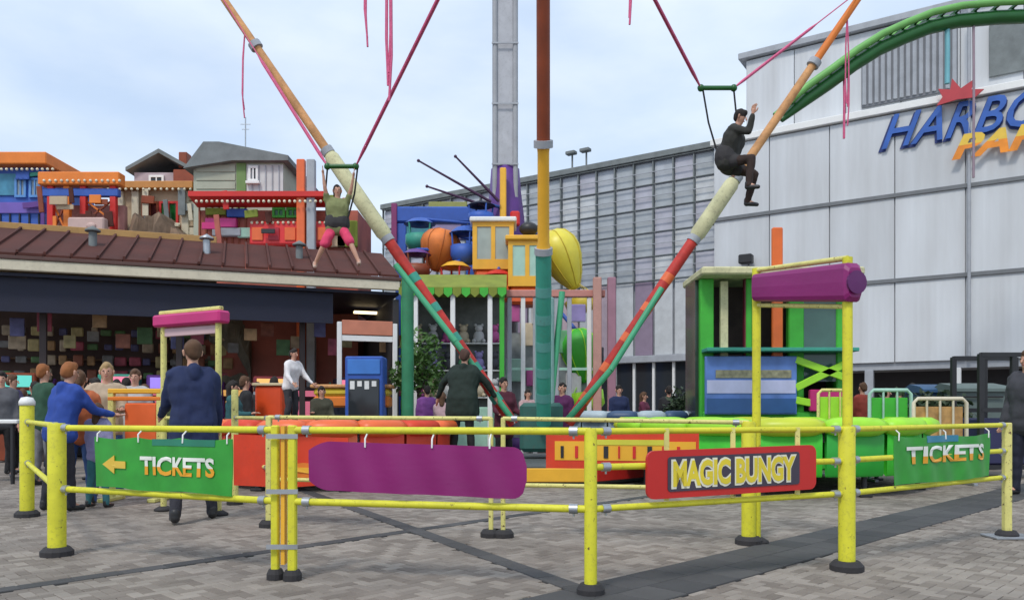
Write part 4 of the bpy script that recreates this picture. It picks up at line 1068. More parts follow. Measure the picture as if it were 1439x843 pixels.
for s_ in prof + [Ld + .075]:
    sc = 1.0 if s_ <= Ld + .05 else .75
    fr_ = (s_ / Ld)
    zc = 2.09 - .125 * fr_; hz_ = (.112 + .022 * fr_) * sc; hy_ = .075 * sc
    for j in range(n):
        a = 2 * math.pi * j / n; ca, sa = math.cos(a), math.sin(a)
        e = .45
        p = a3 + u_ * s_ + nrm * (hy_ * math.copysign(abs(ca) ** e, ca)) * -1 + Vector((0, 0, zc + hz_ * math.copysign(abs(sa) ** e, sa)))
        vs.append(p)
NN = len(prof) + 1
for i in range(NN - 1):
    for j in range(n): fs.append((i * n + j, i * n + (j + 1) % n, (i + 1) * n + (j + 1) % n, (i + 1) * n + j))
fs.append(list(range(n))); fs.append([(NN - 1) * n + j for j in range(n)])
b.add(vs, fs, False); b.build('purple_header', PURPLE, t)
b = MB(); b.lathe([(0, -.01), (.075, -.01), (.08, .01), (0, .014)], a3 + u_ * (Ld + .085) + Vector((0, 0, 1.955)), 18, Matrix.Rotation(math.atan2(u_.y, u_.x), 3, 'Z') @ Matrix.Rotation(R(90), 3, 'Y'), smooth=False); b.build('end_cap', mat('end_plum', (.10, .01, .10), .5), t)
# left arch
B1, B2 = (X(230, 8.6), 8.6), (X(307, 8.2), 8.2)
t = thing('queue_arch', (B1[0], B1[1], 0), 'slim yellow arch with a pink red header over the navy coated person', 'arch')
for (x, y) in (B1, B2):
    b = MB(); b.tube([(x, y, 0), (x, y, 2.14)], .032, 12); po = b.build('post', YEL2, t)
    b = MB(); b.lathe([(0, 0), (.1, 0), (.1, .02), (.05, .05), (0, .05)], (x, y, .002), 12); b.build('foot', RUB, po)
Lb, ub_ = dirn(B1, B2); M = Matrix.Rotation(math.atan2(ub_.y, ub_.x), 3, 'Z')
cB = Vector(((B1[0] + B2[0]) / 2, (B1[1] + B2[1]) / 2, 0))
b = MB(); b.box(cB + Vector((0, 0, 2.075)), (Lb + .19, .16, .13), M, .02); b.build('header', MAGENTA, t)
b = MB(); b.box(cB + Vector((0, 0, 2.165)), (Lb + .10, .06, .045), M, .01); b.build('top_rail', YEL2, t)
b = MB(); b.box(cB + Vector((0, .0, 1.95)), (Lb - .06, .03, .09), M, .005); b.build('under_strip', mat('pale_rose', (.55, .38, .40), .5), t)
rail(t, B1, B2, 1.02, 1.02, .018, YEL2, 'gate_rail')

# ---------------------------------------------------------------- banners on the fences
def banner_fr(a, c, amp=.006, off=.035, seed=0.0):
    L_, u = dirn(a, c); n_ = Vector((u.y, -u.x, 0)); A_ = Vector((a[0], a[1], 0))
    if n_.y > 0: n_ = -n_
    def fr(s, z, k): return A_ + u * s + n_ * (off + k + amp * (math.sin(s * 9 + seed) + .6 * math.sin(s * 23 + z * 9 + seed * 2))) + Vector((0, 0, z))
    return fr, L_
def s_at(a, c, px): return on_seg(a, c, px)[0] * dirn(a, c)[0]
def cloth(fr, s0, s1, zt, zb, name, m_, parent, n=40, th=.006):
    """strip between z-top(s) and z-bottom(s); zt, zb take 0..1"""
    vs = []; fs = []; mrow = 5
    for k in (0, 1):
        for i in range(n + 1):
            q = i / n; s = s0 + (s1 - s0) * q; a, c = zt(q), zb(q)
            for j in range(mrow + 1):
                vs.append(fr(s, c + (a - c) * j / mrow, -th * k))
    W = mrow + 1; H = (n + 1) * W
    for k in (0, 1):
        for i in range(n):
            for j in range(mrow):
                f = (k * H + i * W + j, k * H + (i + 1) * W + j, k * H + (i + 1) * W + j + 1, k * H + i * W + j + 1)
                fs.append(f if k == 0 else f[::-1])
    for i in range(n):
        fs.append((i * W, H + i * W, H + (i + 1) * W, (i + 1) * W)); t_ = mrow
        fs.append((i * W + t_, (i + 1) * W + t_, H + (i + 1) * W + t_, H + i * W + t_))
    for i in (0, n):
        for j in range(mrow): fs.append((i * W + j, i * W + j + 1, H + i * W + j + 1, H + i * W + j))
    nf = 2 * n * mrow
    b = MB(); b.add(vs, fs[:nf], True); b.add(vs, fs[nf:], False)
    me_ = b.mesh(name, m_, abs_loc(parent)); bm = bmesh.new(); bm.from_mesh(me_)
    bmesh.ops.delete(bm, geom=[v for v in bm.verts if not v.link_faces], context='VERTS'); bm.to_mesh(me_); bm.free()
    o = bpy.data.objects.new(name, me_); COL.objects.link(o); o.parent = parent; return o
def ties(fr, ss, z0, z1, parent, m_=WHITE):
    for s in ss:
        b = MB(); b.tube([fr(s, z1 + .05, -.03), fr(s, z1 + .02, .006), fr(s, z1 - .035, .006)], .006, 5); b.build('tie', m_, parent)
WLET = mat('letter_white', (.78, .80, .72), .5); OLET = mat('letter_orange', (.80, .36, .02), .5)
# left green ticket banner
fr, L_ = banner_fr(P80, p388, amp=.011, seed=1.0)
s0, s1 = s_at(P80, p388, 138), s_at(P80, p388, 330)
bn = thing('ticket_banner', fr(s0, 0, 0) * Vector((1, 1, 0)) if False else Vector((fr(s0, 0, 0).x, fr(s0, 0, 0).y, 0)), 'green ticket banner with yellow arrow on the left fence panel', 'banner', 'green ticket banners')
cloth(fr, s0, s1, lambda q: .895 - .016 * abs(math.sin(q * 9.6)), lambda q: .535 - .012 * q + .006 * math.sin(q * 11), 'cloth', GREENB, bn)
ls = s1 - s0
fit_text('TICKETS', fr, s0 + ls * .36, s0 + ls * .90, .635, .765, 'lettering', [WLET, OLET], bn, split=.46, bold=.03)
ar = MB(); ar.prism([(s0 + ls * .08, .70), (s0 + ls * .17, .765), (s0 + ls * .17, .725), (s0 + ls * .27, .725), (s0 + ls * .27, .675), (s0 + ls * .17, .675), (s0 + ls * .17, .635)], .006, lambda u, v, k: fr(u, v, .004 + k)); ar.build('arrow', SYEL, bn)
ties(fr, [s0 + ls * k for k in (.03, .35, .68, .97)], .54, .895, bn)
cloth(fr, s0 + ls * .45, s0 + ls * .9, lambda q: .885, lambda q: .84, 'dark_green_strip', mat('teal_print', (.02, .20, .12), .45), bn, 10, -.004)
# purple banner
fr, L_ = banner_fr(p412, P830, amp=.013, seed=2.0)
s0, s1 = s_at(p412, P830, 438), s_at(p412, P830, 742)
bn = thing('purple_banner', Vector((fr(s0, 0, 0).x, fr(s0, 0, 0).y, 0)), 'long plain purple banner with a rounded right end on the front fence', 'banner')
def rnd(q):
    e = .06
    l_ = min(1, max(0, q / .10)); l_ = .62 + .38 * (1 - (1 - l_) ** 2)
    r_ = 1 if q < 1 - e else math.sqrt(max(0.0, 1 - ((q - (1 - e)) / e) ** 2)) * .72 + .28
    return min(l_, r_)
pc_ = lambda q: .735 - .028 * q
cloth(fr, s0, s1, lambda q: pc_(q) + .152 * rnd(q), lambda q: pc_(q) - .155 * rnd(q), 'cloth', PURPLE, bn, 60)
ls = s1 - s0
ties(fr, [s0 + ls * k for k in (.27, .58, .84)], .6, .885, bn)
pass
# flame banner on the inner fence (red with orange flash)
IL = (X(322, 7.75), 7.75)
fr, L_ = banner_fr(IL, i690, amp=.004, off=.03, seed=3.0)
s0, s1 = s_at(IL, i690, 331), s_at(IL, i690, 492)
bn = thing('flame_banner', Vector((fr(s0, 0, 0).x, fr(s0, 0, 0).y, 0)), 'red banner with an orange flame flash beside the double fence post', 'banner')
cloth(fr, s0, s1, lambda q: .86 - .02 * q, lambda q: .36 + .12 * max(0, q - .5), 'cloth', REDV, bn)
ls = s1 - s0
fl = MB(); fl.prism([(s0 + ls * .42, .50), (s0 + ls * .60, .455), (s0 + ls * .80, .47), (s0 + ls * .97, .52), (s0 + ls * .86, .535), (s0 + ls * .99, .565), (s0 + ls * .80, .585), (s0 + ls * .62, .60), (s0 + ls * .50, .575)], .006, lambda u, v, k: fr(u, v, .006 + k)); fl.build('flame_print', ORANGE, bn)
fl = MB(); fl.prism([(s0 + ls * .50, .525), (s0 + ls * .70, .50), (s0 + ls * .90, .525), (s0 + ls * .72, .555), (s0 + ls * .55, .555)], .006, lambda u, v, k: fr(u, v, .0135 + k)); fl.build('flame_core', AMBER, bn)
# yellow and red banner on the inner fence
fr, L_ = banner_fr(i707, I1050, amp=.004, off=.03, seed=4.0)
s0, s1 = s_at(i707, I1050, 768), s_at(i707, I1050, 982)
bn = thing('striped_banner', Vector((fr(s0, 0, 0).x, fr(s0, 0, 0).y, 0)), 'yellow banner with red edge and red bars on the inner fence', 'banner')
cloth(fr, s0, s1, lambda q: .905, lambda q: .60, 'cloth', REDV, bn)
ls = s1 - s0
cloth(fr, s0 + ls * .06, s0 + ls * .98, lambda q: .83, lambda q: .67, 'yellow_field', AMBER, bn, 30, -.004)
cloth(fr, s0 + ls * .26, s0 + ls * .80, lambda q: .845, lambda q: .80, 'lime_field', mat('lime_yellow_print', (.60, .58, .05), .5), bn, 20, -.009)
for k in range(9):
    sa = s0 + ls * (.10 + k * .095); wd_ = ls * random.choice((.012, .02, .03))
    cloth(fr, sa, sa + wd_, lambda q: .79, lambda q: .69, 'red_bar', RED if k % 3 else BLACK, bn, 3, -.0125)
# red framed sign
fr, L_ = banner_fr(P830, P1190, amp=.0, off=.045, seed=0)
s0, s1 = s_at(P830, P1190, 904), s_at(P830, P1190, 1140)
sg = thing('bungy_sign', Vector((fr(s0, 0, 0).x, fr(s0, 0, 0).y, 0)), 'red framed sign with yellow letters on the front fence', 'sign')
ls = s1 - s0
def rr_poly(a, c, z0, z1, r_):
    p = []
    for (x, z, t0) in ((c - r_, z1 - r_, 0), (a + r_, z1 - r_, 90), (a + r_, z0 + r_, 180), (c - r_, z0 + r_, 270)):
        for k in range(6): t = R(t0 + k * 18); p.append((x + r_ * math.cos(t), z + r_ * math.sin(t)))
    return p
tz = lambda s: .02 * (s - s0) / ls
b = MB(); b.prism(rr_poly(s0, s1, .545, .835, .05), .02, lambda u, v, k: fr(u, v + tz(u), -.02 + k)); b.build('board', mat('sign_red', (.52, .02, .015), .4, var=.1), sg)
b = MB(); b.prism(rr_poly(s0 + ls * .11, s1 - ls * .11, .585, .795, .02), .004, lambda u, v, k: fr(u, v + tz(u), .001 + k)); b.build('dark_field', mat('sign_dark', (.05, .04, .06), .5), sg)
frt = lambda u, v, k: fr(u, v + tz(u), k)
fit_text('MAGIC BUNGY', frt, s0 + ls * .128, s1 - ls * .13, .598, .782, 'lettering_edge', mat('letter_cream', (.72, .70, .55), .5), sg, bold=.085, off=.0055)
fit_text('MAGIC BUNGY', frt, s0 + ls * .138, s1 - ls * .14, .612, .770, 'lettering', mat('letter_yellow', (.70, .56, .03), .45), sg, bold=.04, off=.0075)
for s in (s0 + ls * .12, s0 + ls * .5, s0 + ls * .9):
    b = MB(); b.beam(fr(s, .53, -.03), fr(s, .97, -.03), .03, .012, 0, (0, 1, 0)); b.build('bracket', YEL2, sg)
# right green ticket banner
fr, L_ = banner_fr(P1190, P1415, amp=.011, seed=5.0)
s0, s1 = s_at(P1190, P1415, 1252), s_at(P1190, P1415, 1386)
bn = thing('ticket_banner', Vector((fr(s0, 0, 0).x, fr(s0, 0, 0).y, 0)), 'green ticket banner on the right fence panel near the last post', 'banner', 'green ticket banners')
cloth(fr, s0, s1, lambda q: .90 - .018 * abs(math.sin(q * 6.4)), lambda q: .545 + .006 * math.sin(q * 8), 'cloth', GREENB, bn)
ls = s1 - s0
fit_text('TICKETS', fr, s0 + ls * .10, s0 + ls * .92, .69, .82, 'lettering', [WLET, OLET], bn, split=.42, bold=.03)
cloth(fr, s0 + ls * .28, s0 + ls * .62, lambda q: .895, lambda q: .845, 'blue_print', mat('blue_print', (.03, .22, .34), .45), bn, 10, -.004)
ties(fr, [s0 + ls * k for k in (.03, .5, .97)], .54, .90, bn)

# ================================================================ PEOPLE
def _ico():
    bm = bmesh.new(); bmesh.ops.create_icosphere(bm, subdivisions=2, radius=1.0)
    v = [x.co.copy() for x in bm.verts]; bm.free(); return v
ICO = _ico()
def hulls(groups):
    """each group: list of (point, radius); returns one bmesh of closed convex hulls"""
    bm = bmesh.new()
    for gset in groups:
        vs = []
        for p, r_ in gset:
            rr = r_ if isinstance(r_, (tuple, list)) else (r_, r_, r_)
            vs += [bm.verts.new((p[0] + q.x * rr[0], p[1] + q.y * rr[1], p[2] + q.z * rr[2])) for q in ICO]
        ret = bmesh.ops.convex_hull(bm, input=vs)
        dead = [e for e in ret['geom_interior'] if isinstance(e, bmesh.types.BMVert)]
        if dead: bmesh.ops.delete(bm, geom=dead, context='VERTS')
    bmesh.ops.recalc_face_normals(bm, faces=bm.faces)
    return bm
def skinmesh(name, groups, voxel, m_, wrinkle=0.0, extra=None, smooth=4):
    bm = hulls(groups); me = bpy.data.meshes.new('tmp'); bm.to_mesh(me); bm.free()
    ob = bpy.data.objects.new('tmp', me); COL.objects.link(ob)
    md = ob.modifiers.new('r', 'REMESH'); md.mode = 'VOXEL'; md.voxel_size = voxel; md.use_smooth_shade = True
    ms = ob.modifiers.new('s', 'SMOOTH'); ms.factor = .5; ms.iterations = smooth
    dg = bpy.context.evaluated_depsgraph_get(); dg.update()
    out_ = bpy.data.meshes.new_from_object(ob.evaluated_get(dg))
    bpy.data.objects.remove(ob); bpy.data.meshes.remove(me)
    if wrinkle:
        ns = [v.normal.copy() for v in out_.vertices]
        for v, n_ in zip(out_.vertices, ns):
            v.co += n_ * (noise.noise(v.co * 9.0) + .6 * noise.noise(Vector((v.co.x * 22, v.co.y * 22, v.co.z * 13)))) * wrinkle
    if extra:
        b2 = bmesh.new(); b2.from_mesh(out_); ex = hulls(extra); tm = bpy.data.meshes.new('t2'); ex.to_mesh(tm); ex.free()
        b2.from_mesh(tm); bpy.data.meshes.remove(tm); b2.to_mesh(out_); b2.free()
    for p in out_.polygons: p.use_smooth = True
    out_.materials.clear(); out_.materials.append(m_); out_.name = name
    return out_
def V3(*a): return Vector(a)
def person(loc, H, rz, label, top, legs_m, hair_m, lean=0, arms=((5, 8, 12), (5, 8, 12)), legs=((2, 4, 3), (-2, 4, 3)), head=(0, 0),
           coat=.06, hair='short', shoe=None, skin=None, shorts=False, sleeves=True, voxel=.016, ground_=True, bulk=1.0, harness=False, group=None, hood=False):
    """facing -Y before rz; arms/legs: (flex forward, spread, bend) in degrees, x<0 side first"""
    k = H / 1.75
    root = thing('person', loc, label, 'person', group, rz)
    skin = skin or SKIN; shoe = shoe or BLACK
    def dv(a, b_, side): a, b_ = R(a), R(b_); return V3(side * math.sin(b_), -math.sin(a) * math.cos(b_), -math.cos(a) * math.cos(b_))
    pel = V3(0, 0, .95 * k); ll = R(lean); up = V3(0, -math.sin(ll), math.cos(ll)); fw = V3(0, -math.cos(ll), -math.sin(ll))
    J = {}
    for i, sd_ in enumerate((-1, 1)):
        hip = pel + V3(sd_ * .09 * k, 0, -.04 * k); a, ab, bn_ = legs[i]
        kn = hip + dv(a, ab, sd_) * .43 * k; an = kn + dv(a - bn_, ab, sd_) * .42 * k
        toe_a = max(-60, min(60, (a - bn_) * .55)) if not ground_ else 0
        ft = V3(sd_ * .05, -math.cos(R(toe_a)), -.05 + math.sin(R(toe_a)) * .6 if not ground_ else -.0).normalized()
        J[i] = [hip, kn, an, ft]
    low = min(J[0][2].z, J[1][2].z)
    sh_ = V3(0, 0, .085 * k - low) if ground_ else V3(0, 0, -low)
    pel = pel + sh_
    for i in (0, 1): J[i][:3] = [p + sh_ for p in J[i][:3]]
    waist = pel + up * .17 * k; chest = pel + up * .36 * k; shl = pel + up * .49 * k; nb = pel + up * .53 * k
    sw_ = .185 * k
    hp, hy = R(head[0]), R(head[1])
    hup = V3(0, -math.sin(ll * .6 + hp), math.cos(ll * .6 + hp)); hc = nb + hup * .17 * k
    hf = V3(math.sin(hy), -math.cos(hy) * math.cos(hp), -math.sin(hp + ll * .4)).normalized(); hs = hf.cross(hup).normalized()
    def tor(e, low_=0.0):
        w_ = bulk
        P0 = [(pel + V3(s * .075 * k * w_, 0, 0), .105 * k * w_ + e) for s in (-1, 1)]
        P1 = [(waist + V3(s * .065 * k * w_, 0, 0), .098 * k * w_ + e) for s in (-1, 1)]
        P2 = [(chest + V3(s * .085 * k * w_, 0, 0) + fw * .01 * k, .108 * k * w_ + e) for s in (-1, 1)]
        P3 = [(shl + V3(s * (sw_ - .05 * k), 0, 0), .062 * k + e) for s in (-1, 1)]
        return [P0 + P1, P1 + P2, P2 + P3]
    A = {}
    for i, sd_ in enumerate((-1, 1)):
        s0_ = shl + V3(sd_ * sw_, 0, 0) - up * .02 * k; a, ab, bn_ = arms[i]
        el_ = s0_ + dv(a, ab, sd_) * .29 * k; wr = el_ + dv(a + bn_, ab * .6, sd_) * .25 * k; hd = dv(a + bn_ + 6, ab * .4, sd_)
        A[i] = (s0_, el_, wr, hd)
    G = tor(0)
    for i in (0, 1):
        s0_, el_, wr, hd = A[i]
        G += [[(s0_, .055 * k), (el_, .042 * k)], [(el_, .041 * k), (wr, .029 * k)], [(wr, .028 * k), (wr + hd * .07 * k, .032 * k)]]
        hip, kn, an, ft = J[i]
        G += [[(hip, .088 * k), (kn, .058 * k)], [(kn, .056 * k), (kn.lerp(an, .35), .056 * k)], [(kn.lerp(an, .35), .055 * k), (an, .038 * k)], [(an, .036 * k), (an + V3(0, 0, -.03 * k), .038 * k), (an + ft * .13 * k + V3(0, 0, -.05 * k), .028 * k)]]
    G += [[(nb - up * .04 * k, .06 * k), (nb + hup * .07 * k, .055 * k)]]
    G += [[(hc + hup * .035 * k - hf * .012 * k, (.078 * k, .088 * k, .088 * k)), (hc - hup * .02 * k + hf * .01 * k, .070 * k)], [(hc + hup * .0, .068 * k), (hc - hup * .075 * k + hf * .04 * k, .038 * k)]]
    ext = [[(hc + hf * .088 * k + hup * .012 * k, .010 * k), (hc + hf * .108 * k - hup * .022 * k, .014 * k)]]
    for s in (-1, 1): ext.append([(hc + hs * s * .082 * k + hup * .02 * k, .016 * k), (hc + hs * s * .080 * k - hup * .02 * k, .011 * k)])
    for i, sd_ in enumerate((-1, 1)):
        s0_, el_, wr, hd = A[i]; pm0 = wr + hd * .085 * k
        ax_ = V3(1, 0, 0); ax_ = (ax_ - hd * ax_.dot(hd)); ax_ = ax_.normalized() if ax_.length > .1 else V3(0, 1, 0)
        cu = hd.cross(ax_).normalized() * (-.35 if hd.cross(ax_).y > 0 else .35)
        sp = V3(0, 1, 0) - hd * V3(0, 1, 0).dot(hd); sp = sp.normalized() if sp.length > .2 else ax_
        for f_ in range(4):
            o = sp * ((f_ - 1.5) * .0185 * k); ln = (.062, .075, .070, .055)[f_] * k
            p0 = pm0 + o; p1 = p0 + (hd + cu * .3).normalized() * ln * .55; p2 = p1 + (hd + cu * 1.6).normalized() * ln * .5
            ext += [[(p0 - hd * .02 * k, .0105 * k), (p1, .0095 * k)], [(p1, .0095 * k), (p2, .008 * k)]]
        th0 = wr + hd * .035 * k - sp * .025 * k; th1 = th0 + (hd * .7 - sp * .8).normalized() * .04 * k; th2 = th1 + (hd - sp * .2 + cu * .5).normalized() * .032 * k
        ext += [[(th0, .013 * k), (th1, .0115 * k)], [(th1, .0115 * k), (th2, .009 * k)]]
    me = skinmesh('body', G, voxel, skin, extra=ext); share('body', me, root)
    # top
    T_ = tor(.022 * k)
    if coat > 0:
        T_ += [[(pel + V3(s * .085 * k * bulk, 0, .02), .115 * k * bulk) for s in (-1, 1)] + [(pel + V3(s * .10 * k * bulk, 0, -coat), .115 * k * bulk) for s in (-1, 1)]]
    for i in (0, 1):
        s0_, el_, wr, hd = A[i]
        if sleeves: T_ += [[(s0_, .072 * k), (el_, .057 * k)], [(el_, .057 * k), (wr - hd * .015, .043 * k)]]
        else: T_ += [[(s0_, .068 * k), (s0_.lerp(el_, .55), .060 * k)]]
    T_ += [[(nb - up * .06 * k, .085 * k), (nb - up * .015 * k, .068 * k)]]
    if hood: T_ += [[(nb + V3(0, .07 * k, .0), .075 * k), (nb + V3(0, .09 * k, -.06 * k), .06 * k)]]
    share('top', skinmesh('top', T_, voxel, top, .011), root)
    L_ = [tor(.010 * k)[0]]
    for i in (0, 1):
        hip, kn, an, ft = J[i]
        if shorts: L_ += [[(hip, .112 * k), (hip.lerp(kn, .92), .098 * k)]]
        else: L_ += [[(hip, .100 * k), (kn, .072 * k)], [(kn, .071 * k), (kn.lerp(an, .4), .066 * k)], [(kn.lerp(an, .4), .065 * k), (an + (an - kn).normalized() * .01, .055 * k)]]
    share('trousers' if not shorts else 'shorts', skinmesh('trousers', L_, voxel, legs_m, .010), root)
    for i in (0, 1):
        hip, kn, an, ft = J[i]
        sg_ = [[(an + V3(0, .02 * k, -.035 * k), .045 * k), (an + ft * .15 * k + V3(0, 0, -.052 * k), .033 * k)], [(an + V3(0, .015 * k, .02 * k), .046 * k), (an + V3(0, .015 * k, -.04 * k), .046 * k)]]
        share('shoe', skinmesh('shoe', sg_, .012, shoe, smooth=2), root)
    # hair
    Hh = [[(hc + hup * .045 * k - hf * .022 * k, (.090 * k, .094 * k, .090 * k)), (hc - hup * .01 * k - hf * .045 * k, .070 * k)], [(hc + hup * .085 * k + hf * .035 * k, .045 * k), (hc + hup * .07 * k - hf * .02 * k, .075 * k)]]
    if hair == 'long': Hh += [[(hc - hf * .05 * k, .082 * k), (hc - hf * .07 * k - hup * .18 * k, .065 * k)]]
    if hair == 'tail': Hh += [[(hc - hf * .10 * k + hup * .03 * k, .03 * k), (hc - hf * .15 * k - hup * .05 * k, .035 * k), (hc - hf * .13 * k - hup * .16 * k, .015 * k)]]
    share('hair', skinmesh('hair', Hh, .012, hair_m, .013, smooth=1), root)
    for s in (-1, 1):
        b = MB(); b.sphere(hc + hf * .081 * k + hs * s * .031 * k + hup * .018 * k, (.011 * k, .009 * k, .008 * k), 8, 6); share('eye', b.mesh('eye', EYEM), root)
    b = MB(); b.sphere(hc + hf * .084 * k - hup * .052 * k, (.022 * k, .008 * k, .007 * k), 8, 6); share('mouth', b.mesh('mouth', LIP), root)
    if harness:
        hm = [[(pel + V3(s * .08 * k * bulk, 0, .03 * k), .142 * k * bulk) for s in (-1, 1)] + [(pel + V3(s * .08 * k * bulk, 0, .10 * k), .138 * k * bulk) for s in (-1, 1)]]
        for i in (0, 1): hm.append([(J[i][0].lerp(J[i][1], .28), .118 * k), (J[i][0].lerp(J[i][1], .40), .112 * k)])
        share('harness_belt', skinmesh('harness_belt', hm[:1] if shorts else hm, .014, RUB, smooth=1), root)
    root['pel'] = 0
    del root['pel']
    return root, pel
def cl(n_, c): return mat('cloth_' + n_, c, .85, var=.15, scale=12, bump=.3, bscale=120)
HB, HD, HBL, HG = cl('hair_brown', (.10, .05, .025)), cl('hair_dark', (.018, .014, .012)), cl('hair_fair', (.36, .24, .11)), cl('hair_ginger', (.28, .10, .03))
NAV, JEAN, BLK, GRY = cl('navy', (.012, .022, .075)), cl('denim', (.04, .09, .24)), cl('black', (.016, .016, .018)), cl('grey', (.16, .16, .17))
person((X(272, 7.75), 7.75, 0), 1.76, R(-150), 'person in a long navy coat standing under the pink topped arch', NAV, cl('charcoal', (.03, .03, .04)), HB, lean=5, legs=((12, 7, 6), (-10, 7, 8)), arms=((8, 9, 14), (22, 9, 40)), coat=.30, bulk=1.14, hood=True, voxel=.014)
person((X(84, 8.6), 8.6, 0), 1.60, R(155), 'person in a bright blue jacket leaning at the far left fence post', cl('royal_blue', (.02, .06, .30)), cl('dark_trousers', (.02, .02, .03)), HG, lean=12, arms=((38, 10, 40), (30, 12, 45)), legs=((4, 5, 4), (-3, 5, 4)), bulk=1.1, hood=True)
person((X(112, 9.1), 9.1, 0), 1.52, R(200), 'person in blue jeans and orange top behind the blue jacket', cl('orange', (.52, .14, .05)), JEAN, HB, arms=((10, 6, 20), (10, 6, 20)), hair='tail')
person((X(150, 9.9), 9.9, 0), 1.66, R(20), 'fair haired person in a beige top near the orange barrier', cl('beige', (.44, .34, .24)), JEAN, HBL, hair='long', arms=((30, 6, 70), (28, 6, 60)))
person((X(138, 8.9), 8.9, 0), 1.15, R(170), 'child in a lavender top behind the left green banner', cl('lavender', (.32, .30, .50)), cl('teal_legs', (.04, .16, .18)), HB, hair='long')
person((X(408, 12.1), 12.1, .83), 1.22, R(60), 'child in a white top standing on the red trampoline', cl('white', (.72, .70, .70)), cl('dark_leggings', (.03, .03, .035)), HD, lean=10, arms=((20, 12, 30), (25, 14, 25)), legs=((12, 6, 22), (4, 6, 14)), coat=.02)
person((X(650, 12.55), 12.55, .345), 1.74, R(170), 'attendant in a blackish green jacket reaching out beside the red trampoline', cl('dark_green', (.010, .022, .016)), BLK, cl('hair_brown2', (.07, .035, .025)), lean=14, arms=((18, 40, 8), (12, 40, 6)), coat=.22, bulk=1.32, hood=True)
person((X(708, 14.6), 14.6, 0), 1.70, R(30), 'person in a maroon coat just right of the blackish green attendant', cl('maroon', (.09, .015, .03)), BLK, HD, arms=((14, 8, 60), (14, 8, 60)), coat=.25)
person((X(790, 14.9), 14.9, 0), 1.62, R(-30), 'person in plum and black right of the teal mast foot', cl('plum', (.08, .01, .07)), BLK, HD)
person((X(1444, 10.2), 10.2, 0), 1.84, R(-70), 'person in dark grey clothes cut by the right edge', cl('slate', (.05, .05, .06)), cl('ink', (.015, .018, .035)), HB, bulk=1.12, coat=.12, hood=True)
# jumpers hang in their harnesses
def jumper(px, py_hip, dd, **kw):
    root, pel = person((0, 0, 0), ground_=False, harness=True, **kw)
    root.location = P(px, py_hip, dd) - pel
    return root, P(px, py_hip, dd)
jl, hl = jumper(474, 318, 12.2, H=1.36, rz=R(14), label='jumper in an olive top and pink shorts hanging left of the front mast', top=cl('muted_olive', (.20, .22, .09)), legs_m=cl('pink', (.66, .05, .13)), hair_m=HD, arms=((158, 12, 16), (150, 16, 10)), legs=((16, 24, 40), (34, 22, 22)), sleeves=False, shorts=True, coat=.05, shoe=cl('pale_shoe', (.5, .35, .28)), hair='long', bulk=1.15)
jr, hr = jumper(1022, 228, 11.9, H=1.66, rz=R(58), label='jumper in black and brown curled up left of the right mast', top=cl('black_khaki', (.03, .03, .026)), legs_m=cl('dark_brown', (.03, .016, .012)), hair_m=HD, lean=16, head=(12, 0), arms=((70, 6, 95), (-35, 42, 20)), legs=((88, 8, 92), (66, 10, 84)), coat=.04, bulk=1.25, hood=True)
for J_, h_, hw in ((JL, hl, .16), (JR, hr, .14)):
    for s, half in ((-1, .22), (1, .25)):
        b = MB(); b.tube([J_ + V3(s * half, 0, -.02), (J_ + V3(s * half, 0, 0)).lerp(h_ + V3(s * hw, 0, .08), .5) + V3(s * .03, 0, 0), h_ + V3(s * hw, -.02, .08)], .014, 6); b.build('harness_strap', BLK, ride)
